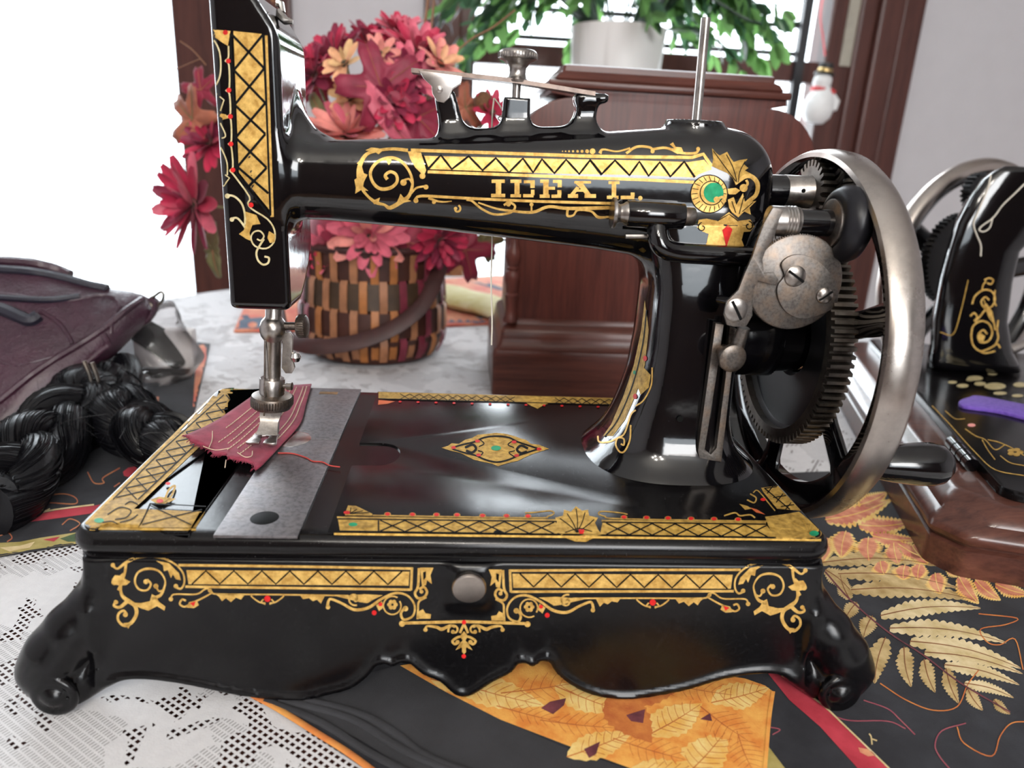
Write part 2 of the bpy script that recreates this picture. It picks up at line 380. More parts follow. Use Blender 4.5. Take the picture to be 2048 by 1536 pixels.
t = NT('clear_plastic'); tr = t.n('ShaderNodeBsdfTransparent'); tr.inputs[0].default_value = (.93, .92, .92, 1); gl = t.n('ShaderNodeBsdfGlossy'); gl.inputs['Roughness'].default_value = .12; df = t.n('ShaderNodeBsdfDiffuse'); df.inputs[0].default_value = (.8, .77, .77, 1)
bp = t.n('ShaderNodeBump'); bp.inputs['Strength'].default_value = .5; bp.inputs['Distance'].default_value = .004; t.l(t.noise(45, 4, .6), bp.inputs['Height']); t.l(bp.outputs[0], gl.inputs['Normal'])
m1 = t.n('ShaderNodeMixShader'); m1.inputs[0].default_value = .05; t.l(tr.outputs[0], m1.inputs[1]); t.l(df.outputs[0], m1.inputs[2]); fr = t.n('ShaderNodeFresnel'); fr.inputs[0].default_value = 1.45; t.l(bp.outputs[0], fr.inputs['Normal'])
m2 = t.n('ShaderNodeMixShader'); t.l(fr.outputs[0], m2.inputs[0]); t.l(m1.outputs[0], m2.inputs[1]); t.l(gl.outputs[0], m2.inputs[2]); t.l(m2.outputs[0], t.out.inputs[0])
for nm, a in (('petal_wine', (.22, .012, .045)), ('petal_red', (.48, .022, .07)), ('petal_pink', (.66, .13, .19)), ('petal_salmon', (.80, .28, .24)), ('petal_peach', (.85, .44, .24)), ('petal_cream', (.74, .46, .22)), ('leaf_maroon', (.26, .015, .045)), ('leaf_rust', (.36, .11, .06)), ('leaf_olive', (.16, .15, .06)), ('flower_eye', (.05, .04, .02))):
    t = NT(nm); t.set(Base_Color=t.ramp(t.noise(55, 4), [(.3, tuple(x*.75 for x in a)), (.7, tuple(min(1, x*1.2) for x in a))]), Roughness=.6, Sheen_Weight=.1, Transmission_Weight=0.0); t.bump(t.noise(300, 3), .2, .0008)
for nm, a in (('leaf_green', (.11, .235, .075)), ('leaf_deep', (.035, .085, .045))):
    t = NT(nm); tl = t.n('ShaderNodeBsdfTranslucent'); tl.inputs[0].default_value = (a[0]*1.8, min(1, a[1]*1.75), a[2]*1.6, 1); mx = t.n('ShaderNodeMixShader'); mx.inputs[0].default_value = .5
    t.set(Base_Color=t.ramp(t.noise(30, 3), [(.3, tuple(x*.6 for x in a)), (.7, a)]), Roughness=.35); t.l(t.p.outputs[0], mx.inputs[1]); t.l(tl.outputs[0], mx.inputs[2]); t.l(mx.outputs[0], t.out.inputs[0])
t = NT('marbled_pot'); nz = t.noise(9, 4, .6, t.coord((1, 1, .12)), .5); t.set(Base_Color=t.ramp(nz, [(.32, (.50, .48, .46)), (.48, (.84, .83, .82)), (.7, (.9, .9, .89))]), Roughness=.35)
for nm, a in (('splint_brown', (.055, .016, .010)), ('splint_tan', (.38, .16, .075)), ('splint_orange', (.42, .15, .04)), ('splint_wine', (.20, .024, .045)), ('splint_olive', (.06, .032, .016)), ('handle_brown', (.045, .012, .011))):
    plain(nm, a, .5, var=.25, scale=60, bump=.2)
plain('thread_white', (.72, .66, .56), .8); plain('thread_red', (.50, .06, .05), .8); plain('thread_tan', (.72, .56, .40), .8)
plain('snow_white', (.85, .85, .86), .5, var=.05); plain('scarf_red', (.65, .04, .05), .6); plain('hat_black', (.02, .02, .02), .5)
plain('twig_brown', (.22, .10, .05), .7); plain('seed_brown', (.14, .06, .025), .8, var=.5, scale=400, bump=.6); plain('soil', (.03, .02, .015), .95)
t = NT('crystal'); t.set(Base_Color=(.55, .65, .75), Roughness=.1, Metallic=.3, Coat_Weight=1.0)

# ------------------------------------------------------------------ the room
BY = 150.0
def slab(name, lo, hi, mat, b=0): return struct(Geo().box(lo, hi, b).obj(name, mat, smooth=False))
slab('floor', (-190, -330, -80), (300, 165, -76), 'floor_boards')
slab('ceiling', (-190, -330, 165), (300, 165, 169), 'ceiling_paint')
slab('wall_left', (-194, -330, -76), (-190, 165, 165), 'wall_paint')
slab('wall_right', (300, -330, -76), (304, 165, 165), 'wall_paint')
# the wall behind the photographer, with an opening added to match the fill light
g = Geo(); g.box((-190, -304, -76), (300, -300, 20)); g.box((-190, -304, 160), (300, -300, 165)); g.box((-190, -304, 20), (28, -300, 160)); g.box((162, -304, 20), (300, -300, 160))
struct(g.obj('wall_front', 'wall_dark', smooth=False))  # unseen wall, colour darkened so the black enamel reflects a dim room
g = Geo()                     # back wall with a glazed door at the left and a window in the middle
g.box((-190, BY, -76), (-150, BY+10, 165)); g.box((-150, BY, 132), (-36, BY+10, 165)); g.box((-36, BY, -76), (12, BY+10, 165))
g.box((12, BY, -76), (100, BY+10, -14)); g.box((12, BY, 112), (100, BY+10, 165)); g.box((100, BY, -76), (300, BY+10, 165))
struct(g.obj('wall_back', 'wall_paint', smooth=False))
g = Geo(); g.box((-47.3, BY-3, -76), (-34, BY+9, 132), .6); g.box((-34.2, BY-2, -76), (-22.4, BY+.2, 140), .6); g.box((-150, BY-3, 128), (-34, BY+9, 136), .6); g.box((-150, BY-3, -76), (-142, BY+9, 132), .6)
d1 = struct(g.obj('door_1', 'wood_trim', smooth=False))
Geo().box((-142, BY+5, -70), (-47.3, BY+5.6, 128)).obj('door_pane', 'window_glass', d1, smooth=False)
g = Geo(); g.box((6.3, BY-3, -20), (14.4, BY+.2, 122), .5); g.box((12, BY-1, -14), (17.5, BY+8, 112), .4)
g.box((98, BY-1, -14), (104.5, BY+8, 112), .4)
for x0, x1, d in ((104, 108, 2.2), (108, 113.5, 3.6), (113.5, 118.8, 2.6)): g.box((x0, BY-d, -20), (x1, BY+.2, 122), .6)
g.box((6.3, BY-3, 110), (118.8, BY+.2, 122), .5); g.box((6.3, BY-5, -20), (118.8, BY+.2, -13), .5)
w1 = struct(g.obj('window_1', 'wood_trim', smooth=False))
Geo().box((17, BY+1, 43.2), (98.4, BY+5, 47.8), .3).obj('window_rail', 'wood_trim', w1, smooth=False)
Geo().box((17, BY+2.8, 47.5), (98.4, BY+3.2, 112)).obj('window_pane', 'window_glass', w1, smooth=False)
Geo().box((17, BY+2.8, -14), (98.4, BY+3.2, 43.4)).obj('window_pane', 'window_glass', w1, smooth=False)
for z in (55.2, 49.3): Geo().box((17, BY+1.6, z-.5), (93, BY+2.6, z+.5)).obj('window_bar', 'dark_iron', w1, smooth=False)
Geo().box((91.6, BY-.5, 14), (93.6, BY+1.5, 111)).obj('window_bar', 'dark_iron', w1, smooth=False)
Geo().box((101.5, BY-1.4, 47), (104, BY-.9, 112)).obj('weather_strip', 'beige_strip', w1, smooth=False)
# outside: a pale deck with a balustrade, lost in the glare
deck = struct(Geo().box((-320, 160, -92), (260, 520, -86)).obj('deck_outside', 'white_paint', smooth=False))
rl = thing('deck_railing', 'pale deck railing outside the bright glass door', 'railing', (-120, 420, -86))
Geo().box((-320, 417, 2), (60, 423, 7)).obj('top_rail', 'white_paint', rl, smooth=False)
Geo().box((-320, 418, -74), (60, 422, -70)).obj('bottom_rail', 'white_paint', rl, smooth=False)
for i in range(30): Geo().box((-315+i*12.5, 418.5, -71), (-311.5+i*12.5, 421.5, 3)).obj('baluster', 'white_paint', rl, smooth=False)
# the table under its lace cloth
TC = (22., 38.); TA, TB = 66., 82.
tb = thing('dining_table', 'round dark wooden dining table under the white lace cloth', 'table', (TC[0], TC[1], -76))
ell = [(TC[0]+TA*math.cos(2*math.pi*i/96), TC[1]+TB*math.sin(2*math.pi*i/96)) for i in range(96)]
Geo().prism(ell, -4.2, -.6, 'z', .6).obj('table_top', 'mahogany_x', tb)
Geo().lathe([(9, -72), (9, -60), (6, -50), (7, -20), (12, -6), (12, -4)], (TC[0], TC[1], 0)).obj('pedestal', 'mahogany', tb)
Geo().lathe([(34, -76), (34, -74), (30, -72), (10, -70)], (TC[0], TC[1], 0)).obj('pedestal_foot', 'mahogany', tb)
g = Geo(); rings = []
for k, (s_, z) in enumerate(((.0, 0), (.3, 0), (.6, 0), (.85, 0), (.97, 0), (1.005, -.25), (1.015, -1.2), (1.02, -6), (1.03, -18))):
    rings.append([(TC[0]+(TA*s_+ (0 if k < 7 else 1.2*math.sin(i*.52*3))*(1 if k > 6 else 0))*math.cos(2*math.pi*i/192), TC[1]+(TB*s_+(0 if k < 7 else 1.2*math.sin(i*.52*3)))*math.sin(2*math.pi*i/192), z-.12) for i in range(192)])
g.loft(rings[1:], cap=False); g.add(rings[1], [tuple(range(192))])
cl = g.obj('lace_tablecloth', 'lace', base=(TC[0], TC[1], -18)); tag(cl, 'white lace tablecloth with open mesh flowers spread over the table', 'tablecloth')
# ------------------------------------------------------------------ the sewing machine
SM = thing('sewing_machine', 'black hand crank sewing machine with gilt decals and IDEAL on its arm', 'sewing machine', (16.5, 9.6, 0))
YC = 10.3
# --- base: scalloped apron on four outswept feet
bot = [(167,1412),(191,1388),(222,1368),(273,1359),(342,1364),(410,1376),(478,1390),(547,1398),(610,1400),(651,1391),(702,1378),(737,1354),(760,1328),(786,1335),(812,1325),(846,1350),(880,1364),(908,1388),(933,1393),(956,1383),(986,1364),(1024,1345),(1041,1325),(1065,1335),(1092,1321),(1113,1350),(1154,1378),(1198,1393),(1249,1399),(1300,1393),(1373,1379),(1446,1358),(1519,1348),(1563,1352),(1592,1370),(1621,1392)]
bp2 = [at(x, y, Y=-.35) for x, y in bot]; bp2 = [np.array([p[0], max(.12, p[2]+.15)]) for p in bp2]
POLY = np.array([(.3, 7.3), (.3, 1.0)]+[tuple(p) for p in smoothpath(bp2, 3)]+[(32.8, 1.0), (32.8, 7.3)])
def poly_sdf(P, X, Z):
    d = np.full(X.shape, 1e9); ins = np.zeros(X.shape, bool); n = len(P)
    for i in range(n):
        a, b = P[i], P[(i+1) % n]; e = b-a; L = e@e
        if L < 1e-9: continue
        t = np.clip(((X-a[0])*e[0]+(Z-a[1])*e[1])/L, 0, 1); d = np.minimum(d, (X-a[0]-t*e[0])**2+(Z-a[1]-t*e[1])**2)
        c = ((a[1] > Z) != (b[1] > Z)); xx = (b[0]-a[0])*(Z-a[1])/(b[1]-a[1]+1e-12)+a[0]; ins ^= c & (X < xx)
    d = np.sqrt(d); return np.where(ins, -d, d)
HG = .08; _gx = np.arange(-4, 38, HG); _gz = np.arange(-.6, 8, HG); _GX, _GZ = np.meshgrid(_gx, _gz, indexing='ij'); _PS = poly_sdf(POLY, _GX, _GZ)
def ps(X, Z):
    fx = np.clip((X-_gx[0])/HG, 0, len(_gx)-1.001); fz = np.clip((Z-_gz[0])/HG, 0, len(_gz)-1.001); i = fx.astype(int); k = fz.astype(int); u = fx-i; v = fz-k
    return (_PS[i, k]*(1-u)+_PS[i+1, k]*u)*(1-v)+(_PS[i, k+1]*(1-u)+_PS[i+1, k+1]*u)*v
def base_fn(X, Y, Z):
    d2 = ps(X, Z); bead = .17*np.exp(-((d2+.12)/.22)**2)*(Z < 5)
    yy = Y-.12+.035*(7.3-Z)
    sl = abs(yy)-(.36+bead); r = .14
    q1, q2 = d2+r, sl+r; d = np.sqrt(np.maximum(q1, 0)**2+np.maximum(q2, 0)**2)+np.minimum(np.maximum(q1, q2), 0)-r
    for a, b in (((760, 1326), (767, 1284)), ((812, 1323), (815, 1284)), ((1041, 1323), (1039, 1284)), ((1092, 1319), (1096, 1280))):
        p, q = at(*a, Y=-.35), at(*b, Y=-.25); d = smin(d, d_cap(X, Y, Z, p+np.array([0, 0, .15]), q, .2, .06), .18)
    d = smin(d, d_box(X, Y, Z, (16.72, -.12, 6.1), (.8, .32, .95), .3), .7)
    XM = np.where(X > 16.57, 33.14-X, X)
    L = [(.72, .7, 7.2, .55), (.55, .6, 5.7, .62), (.12, .35, 4.7, .85), (-.7, .1, 3.55, 1.08), (-1.5, -.05, 2.4, 1.2), (-1.98, -.1, 1.6, 1.1), (-1.8, -.2, 1.1, 1.0)]
    lg = None
    for a, b in zip(L, L[1:]):
        c = d_cap(XM, Y, Z, a[:3], b[:3], a[3], b[3]); lg = c if lg is None else smin(lg, c, .55)
    lg = smin(lg, d_cap(XM, Y, Z, (-1.2, -.45, .95), (-1.2, -.95, .95), .85, .62), .4)
    lg = smin(lg, d_cap(XM, Y, Z, (-1.35, -.15, .9), (.5, .1, 1.35), .8, .55), .45)
    ring = np.sqrt((np.sqrt((XM+1.2)**2+(Z-.98)**2)-.80)**2+(Y+1.15)**2)-.20
    lg = smin(lg, ring, .14)
    d = smin(d, lg, .8)
    return np.maximum(np.maximum(d, .04-Z), Z-7.25)
gb = sdf_mesh(base_fn, (-3.6, -2.3, -.2), (36.8, 2.2, 7.5), .15)
gb.obj('front_apron', 'apron_enamel', SM, angle=0)
g2 = Geo(); g2.v = [(p[0], 19.26-p[1], p[2]) for p in gb.v]; g2.f = [f[::-1] for f in gb.f]; g2.m = gb.m; g2.obj('back_apron', 'black_enamel', SM, angle=0)
for x0 in (.0, 32.3): Geo().box((x0, .6, 2.2), (x0+.8, 18.7, 7.3), .1).obj('side_apron', 'black_enamel', SM)
# --- bed
def rrect(x0, y0, x1, y1, r, k=8):
    out = []
    for cx, cy, a in ((x1-r, y0+r, -90), (x1-r, y1-r, 0), (x0+r, y1-r, 90), (x0+r, y0+r, 180)):
        out += [(cx+r*math.cos(math.radians(a+90*i/k)), cy+r*math.sin(math.radians(a+90*i/k))) for i in range(k+1)]
    return out
PD = 19.26
gbed = Geo(); rings = []
for d, z in ((-.6, 8.40), (-.06, 8.40), (.10, 8.36), (.26, 8.2), (.34, 7.95), (.33, 7.72), (.22, 7.5), (.06, 7.42), (.03, 7.36), (.13, 7.28), (.15, 7.12), (.05, 7.0), (-.3, 6.9)):
    rings.append([(x, y, z) for x, y in rrect(-d, -d, 33+d, PD+d, .9+d)])
gbed.loft(rings)
gbed.obj('bed', 'bed_enamel', SM)
gpl = Geo().prism([p for p in rrect(.06, .06, 4.72, PD-.06, .85) if p[0] < 3.8]+[(4.72, PD-.06), (4.72, .06)][::1], 8.35, 8.5, 'z', .035)
gpl.obj('cloth_plate', 'bed_enamel', SM)
rp = [p for p in rrect(10.5, .06, 32.94, PD-.06, .85) if p[0] > 12]
rp = sorted([p for p in rp if p[1] < 9], key=lambda p: (p[0], p[1]))+sorted([p for p in rp if p[1] > 9], key=lambda p: (-p[0], p[1]))
notch = [(10.5, 10.1), (11.6, 10.12)]+[(11.9+1.0*math.sin(a), 8.6+1.5*math.cos(a)) for a in np.linspace(.15, math.pi-.15, 12)]+[(11.6, 7.08), (10.5, 7.05)]
gpr = Geo().prism([(10.5, .06)]+rp+[(10.5, PD-.06)]+notch, 8.35, 8.5, 'z', .035)
gpr.obj('cloth_plate', 'bed_enamel', SM)
gs = Geo().box((5.82, -.36, 8.38), (9.32, 10.35, 8.52), .03); gs.obj('slide_plate', 'slide_steel', SM)
gs2 = Geo().box((5.82, 10.45, 8.38), (9.32, PD+.3, 8.52), .03); gs2.obj('slide_plate', 'slide_steel', SM)
Geo().lathe([(.62, 0), (.6, .01)], (7.55, 1.2, 8.52), n=24).obj('finger_slot', 'ink', SM).scale = (1, 1, 1)
Geo().box((6.7, 18.3, 8.515), (7.9, 18.75, 8.53)).obj('finger_slot', 'brass', SM)
Geo().lathe([(1.15, 0), (1.15, .03), (1.05, .05)], (6.6, 10.4, 8.5), n=32).obj('needle_plate', 'bright_wire', SM)
# --- head, arm and pillar, one casting
def ip(x, xs, ys): return np.interp(x, xs, ys)
ax_x = [6, 9.2, 15, 22.7, 27, 30]; ax_t = [24.65, 24.65, 25.04, 25.70, 26.2, 26.3]; ax_b = [20.75, 20.75, 20.5, 19.9, 19.4, 19.2]; ax_r = [1.75, 1.8, 1.95, 2.15, 2.35, 2.4]
pz = [8.3, 8.6, 9.0, 9.6, 10.4, 11.5, 13, 15, 18, 20, 22]
pxl = [22.9, 23.3, 23.9, 24.4, 24.9, 25.3, 25.7, 25.9, 25.9, 25.6, 25.4]; pxr = [33.0, 32.8, 32.2, 31.6, 31.2, 30.9, 30.8, 30.7, 30.6, 30.6, 30.6]
pyf = [5.0, 5.4, 5.9, 6.3, 6.6, 6.75, 6.8, 6.9, 7.05, 7.3, 7.6]; pyb = [15, 14.8, 14.4, 14, 13.8, 13.6, 13.5, 13.4, 13.2, 13, 12.8]
HBK = 14.6
_zt = np.linspace(7.5, 23, 620)
def _sm(a):
    k = np.exp(-.5*(np.arange(-40, 41)/14.)**2); k /= k.sum(); v = np.interp(_zt, pz, a); return np.convolve(np.pad(v, 40, mode='edge'), k, 'valid')
SXL, SXR, SYF, SYB = map(_sm, (pxl, pxr, pyf, pyb))
def body_fn(X, Y, Z):
    yb = HBK-(HBK-11.2)*np.clip((19.2-Z)/2.9, 0, 1)**1.5; yf = 8.4
    yc = (yb+yf)/2; yh = (yb-yf)/2; r = .32
    qx, qy, qz = abs(X-5.87)-1.49+r, abs(Y-yc)-yh+r, abs(Z-23.65)-7.35+r
    hd = np.sqrt(np.maximum(qx, 0)**2+np.maximum(qy, 0)**2+np.maximum(qz, 0)**2)+np.minimum(np.maximum(qx, np.maximum(qy, qz)), 0)-r
    ch = (X-7.36)*.83+(Z-29.2)*.56; hd = -smin(-hd, -ch, .3)
    t = ip(X, ax_x, ax_t); b = ip(X, ax_x, ax_b); ry = ip(X, ax_x, ax_r); zc = (t+b)/2; rz = (t-b)/2; n = 2.7
    ex = np.maximum(X-28.4, 0)/3.5
    am = ((abs(Y-YC)/ry)**n+(abs(Z-zc)/rz)**n+ex**2.4)**(1/n); am = (am-1)*ry; am = np.maximum(am, 6.2-X)
    xl = ip(Z, _zt, SXL); xr = ip(Z, _zt, SXR); f = ip(Z, _zt, SYF); bk = ip(Z, _zt, SYB); n = ip(Z, [8.4, 9.6, 11, 14], [2.5, 2.8, 3.4, 4.2])
    pl = ((abs(X-(xl+xr)/2)/((xr-xl)/2))**n+(abs(Y-(f+bk)/2)/((bk-f)/2))**n)**(1/n); pl = (pl-1)*np.minimum((xr-xl)/2, (bk-f)/2); pl = np.maximum(pl, Z-21.5)
    d = smin(am, pl, 1.1)
    d = smin(d, hd, .9)
    # web that carries the head into the arm
    d = smin(d, d_cap(X, Y, Z, (7.1, 12.2, 25.8), (8.2, 10.8, 24.1), .5, .9), 1.0)
    # tension rail: three posts
    def post(a, b, ra, rb):
        a, b = np.array(a), np.array(b); e = b-a; tt = np.clip(((X-a[0])*e[0]+(Z-a[1])*e[1])/(e@e), 0, 1)
        q = np.sqrt((X-a[0]-tt*e[0])**2+(Z-a[1]-tt*e[1])**2)-(ra+(rb-ra)*tt); s_ = abs(Y-YC)-.48; rr = .12
        return np.sqrt(np.maximum(q+rr, 0)**2+np.maximum(s_+rr, 0)**2)+np.minimum(np.maximum(q+rr, s_+rr), 0)-rr
    rl_ = post((15.4, 25.1), (14.95, 26.85), .62, .52)
    rl_ = np.minimum(rl_, np.maximum(post((18.45, 25.1), (18.45, 27.3), .74, .66), Z-27.08)); rl_ = np.minimum(rl_, post((21.7, 25.1), (22.0, 26.9), .62, .5)); rl_ = smin(rl_, post((21.6, 27.2), (22.75, 27.3), .30, .26), .3)
    rl_ = smin(rl_, post((15.2, 25.15), (22.2, 25.6), .30, .30), .7)
    rl_ = np.maximum(rl_, Z-27.5)
    d = smin(d, rl_, .55)
    cy = np.sqrt((X-27.55)**2+(Y-YC)**2)-1.42; d = smin(d, np.maximum(cy, abs(Z-25.9)-.58), .35)
    # boss that carries the hand wheel
    cw = np.sqrt((Y-YC)**2+(Z-15.5)**2)-2.3; d = smin(d, np.maximum(cw, abs(X-31.8)-1.4), .5)
    return d
gbody = sdf_mesh(body_fn, (4.0, 4.6, 8.3), (33.6, 15.4, 31.4), .16)
gbody.obj('arm_and_head', 'black_enamel', SM, angle=0)
# --- needle bar and presser foot
A0 = np.array([6.10, YC, 16.2]); A1 = np.array([5.60, YC, 8.9]); axd = (A0-A1)/np.linalg.norm(A0-A1); ztl = lambda z: A1+(A0-A1)*((z-A1[2])/(A0[2]-A1[2]))
def bar(prof, n=28): return Geo().lathe([(r, (z-8.9)/axd[2]) for r, z in prof], A1, axd, n)
bar([(.42, 16.4), (.42, 15.55), (.50, 15.45), (.62, 15.3), (.70, 15.05), (.71, 14.8), (.64, 14.5), (.5, 14.3), (.44, 14.2), (.44, 11.9)]).obj('presser_bar', 'steel', SM)
bar([(.62, 12.12), (.67, 12.05), (.67, 11.25), (.62, 11.2)]).obj('bar_collar', 'steel', SM)
kn = Geo(); prof = [(.75, 11.25), (1.06, 11.12), (1.1, 11.0), (1.1, 10.6), (1.02, 10.45), (.7, 10.4)]; kn.lathe([(r, (z-8.9)/axd[2]) for r, z in prof], A1, axd, 48)
for i in range(48):
    a = 2*math.pi*i/48; c = ztl(10.8)+np.array([math.cos(a)*1.1, math.sin(a)*1.1, 0]); kn.tube([c+np.array([0, 0, -.2]), c+np.array([0.02, 0.02, .2])], .045, 4)
kn.obj('knurled_ring', 'steel_dull', SM)
ft = Geo(); ft.lathe([(.62, 1.6), (.6, 1.45), (.5, 1.4)], A1, axd, 24)
rings = []
for z, hw, y0, y1 in ((10.35, .55, 9.95, 10.6), (10.0, .55, 9.9, 10.5), (9.75, .48, 9.75, 10.25), (9.45, .52, 9.5, 9.95), (9.2, .58, 9.25, 9.62)):
    c = ztl(z)[0]; rings.append([(c-hw, y0, z), (c+hw, y0, z-.02), (c+hw, y1, z+.05), (c-hw, y1, z+.05)])
ft.loft(rings)
for sx in (-1, 1):
    c = 5.55; ft.prism([(c+sx*.10, 8.35), (c+sx*.10, 8.75), (c+sx*.2, 8.95), (c+sx*.2, 9.35), (c, 9.4), (c, 9.62), (c+sx*.68, 9.62), (c+sx*.66, 9.2), (c+sx*.80, 8.4), (c+sx*.6, 8.28)], 8.98, 9.12, 'z', .03)
ft.obj('presser_foot', 'steel', SM)
q = ztl(15.05)
sc = Geo(); sc.lathe([(.22, .5), (.22, 1.25), (.3, 1.26), (.56, 1.3), (.6, 1.38), (.6, 1.72), (.52, 1.8), (.2, 1.84)], q, (1, -.06, .04), 32)
CLS = sc.obj('clamp_screw', 'steel_dull', SM)
kg = Geo()
for i in range(32):
    a = 2*math.pi*i/32; kg.tube([q+np.array([1.36, .6*math.cos(a)-.06, .6*math.sin(a)+.05]), q+np.array([1.72, .6*math.cos(a)-.1, .6*math.sin(a)+.07])], .035, 4)
kg.obj('screw_knurling', 'steel_dull', CLS)
lv = [at(x, y, Y=10.2) for x, y in ((566, 668), (580, 664), (586, 672), (585, 715), (590, 735), (584, 746), (572, 746), (564, 735))]
Geo().prism([(p[0], p[2]) for p in lv], 10.1, 10.35, 'y', .04).obj('lift_lever', 'steel', SM)
Geo().lathe([(.02, -.3), (.2, -.24), (.3, 0), (.2, .24), (.02, .3)], at(591, 714, Y=10.0), (0, 0, 1), 16).obj('lever_ball', 'bright_wire', SM)
Geo().tube([ztl(14.4)+np.array([-.34, -.34, 0]), ztl(11.4)+np.array([-.22, -.72, 0]), ztl(10.3)+np.array([-.15, -1.05, 0])], [.05, .05, .04], 6).obj('needle', 'bright_wire', SM)
Geo().lathe([(.13, .5), (.13, .8), (.2, .82), (.22, 1.12), (.15, 1.15)], ztl(11.7), (1, -.15, .03), 16).obj('collar_screw', 'steel', SM)
# --- thread guide on top of the head
Geo().tube([at(556, 18, Y=11.2), at(560, 30, Y=11.2), at(572, 42, Y=11), at(586, 44, Y=11)], [.1, .25, .2, .1], 8).obj('thread_guide', 'steel', SM)
Geo().tube([at(553, 6, Y=11.4), at(562, 8, Y=11.4), at(566, 25, Y=11.2)], [.2, .16, .12], 8).obj('thread_guide', 'bright_wire', SM)
# --- thread tension on the arm
p0, p1 = at(823, 139, Y=9.9), at(1190, 186, Y=9.9)
g = Geo(); g.loft([[(p[0], y, p[2]+z) for y, z in ((9.75, -.14), (9.75, .06), (10.85, .06), (10.85, -.14))] for p in smoothpath([p0, (p0+p1)/2+np.array([0, 0, .12]), p1], 8)]); g.obj('tension_blade', 'blade_steel', SM)
br = [at(x, y, Y=9.75) for x, y in ((838, 141), (924, 153), (922, 168), (906, 178), (899, 196), (888, 206), (874, 203), (865, 188), (863, 172), (848, 158))]
Geo().prism([(p[0], p[2]) for p in br], 9.62, 9.8, 'y', .04).obj('blade_bracket', 'nickel', SM)
Geo().lathe([(.17, .0), (.17, .1), (.06, .16)], at(879, 179, Y=9.62), (0, -1, 0), 12).obj('rivet', 'nickel', SM)
_g = Geo().lathe([(.22, 26.9), (.22, 27.75), (.62, 27.8), (.64, 27.9), (.5, 28.0), (.42, 28.2), (.44, 28.45), (.6, 28.7), (.82, 28.8), (.92, 28.86), (.95, 28.92), (.95, 29.12), (.88, 29.22), (.8, 29.27), (.1, 29.28)], (18.42, YC, 0), n=40); TS = _g.obj('tension_screw', 'steel', SM)
kg = Geo()
for i in range(40):
    a = 2*math.pi*i/40; c = np.array([18.42+.95*math.cos(a), YC+.95*math.sin(a), 0]); kg.tube([c+(0, 0, 28.88), c+(0, 0, 29.12)], .03, 4)
kg.obj('screw_knurling', 'steel', TS)
Geo().tube([at(1392, 250, Y=YC), at(1411.5, 36, Y=YC)], .235, 16).obj('spool_pin', 'steel', SM)
# --- front bearing tube of the winder and its black elbow
g = Geo(); g.lathe([(.60, 23.85), (.64, 23.9), (.64, 26.6), (.6, 26.65)], (0, 7.25, 21.97), (1, 0, 0), 32); g.obj('bearing_tube', 'black_enamel', SM)
Geo().lathe([(.70, 23.12), (.74, 23.16), (.72, 23.28), (.5, 23.36), (.42, 23.5), (.46, 23.66), (.56, 23.8), (.56, 23.95)], (0, 7.25, 21.97), (1, 0, 0), 32).obj('tube_collar', 'steel', SM)
Geo().lathe([(.44, 26.5), (.44, 27.15), (.40, 27.2), (.2, 27.22)], (0, 7.25, 21.97), (1, 0, 0), 32).obj('tube_collar', 'steel_dull', SM)
Geo().tube([(24.0, 7.7, 20.85), (25.1, 7.7, 20.9)], .12, 8).obj('oil_pipe', 'steel', SM)
g = Geo(); g.tube(smoothpath([(25.4, 7.3, 21.6), (25.45, 7.0, 20.9), (25.75, 6.9, 20.45), (26.5, 7.0, 20.25), (28, 7.1, 20.2), (30.6, 7.2, 20.15)], 5), [.5]*26, 14); g.obj('winder_bracket', 'black_enamel', SM)
# --- slotted rail on the pillar
out = [(1429.5, 645), (1394, 900), (1397, 915), (1441, 922), (1472, 657), (1458, 652), (1449, 754), (1431, 894), (1420, 907), (1408, 897), (1431.5, 750), (1446, 648)]
P = [at(x, y, Y=6.45) for x, y in out]; Geo().prism([(p[0], p[2]) for p in P], 6.3, 6.75, 'y', .04).obj('slotted_rail', 'steel_dull', SM)
Geo().lathe([(.17, 0), (.17, .02)], at(1360, 838, Y=6.68), (0, -1, 0), 16).obj('oil_hole', 'ink', SM)
# --- bobbin winder
WD = at(1590, 565, Y=5.4)
g = Geo(); g.lathe([(2.2, 0), (2.27, .04), (2.27, .28), (2.1, .34)], WD+np.array([0, -.1, 0]), (0, 1, 0), 96)
for i in range(120):
    a = 2*math.pi*i/120; g.box((WD[0]+2.27*math.cos(a)-.03, 5.45, WD[2]+2.27*math.sin(a)-.03), (WD[0]+2.27*math.cos(a)+.03, 5.62, WD[2]+2.27*math.sin(a)+.03))
g.obj('winder_disc', 'steel_dull', SM)
hc = [(1580,512),(1609,510),(1644,528),(1672,567),(1672,608),(1640,629),(1601,637),(1570,622),(1555,594),(1555,571),(1568,551),(1562,528)]
P = [at(x, y, Y=5.2) for x, y in smoothpath(hc, 4, True)]; Geo().prism([(p[0], p[2]) for p in P], 5.14, 5.32, 'y', .03).obj('heart_cam', 'steel_dull', SM)
ly = 4.98
lev = [(1545,415),(1566,418),(1556,444),(1548,473),(1530,500),(1524,518),(1527,546),(1547,545),(1556,559),(1551,571),(1531,565),(1515,561),(1506,579),(1504,614),(1504,630),(1492,651),(1468,653),(1453,649),(1447,629),(1453,602),(1476,579),(1488,547),(1504,512),(1511,489),(1527,446)]
P = [at(x, y, Y=ly) for x, y in lev]; Geo().prism([(p[0], p[2]) for p in P], ly-.08, ly+.08, 'y', .03).obj('winder_lever', 'steel_dull', SM)
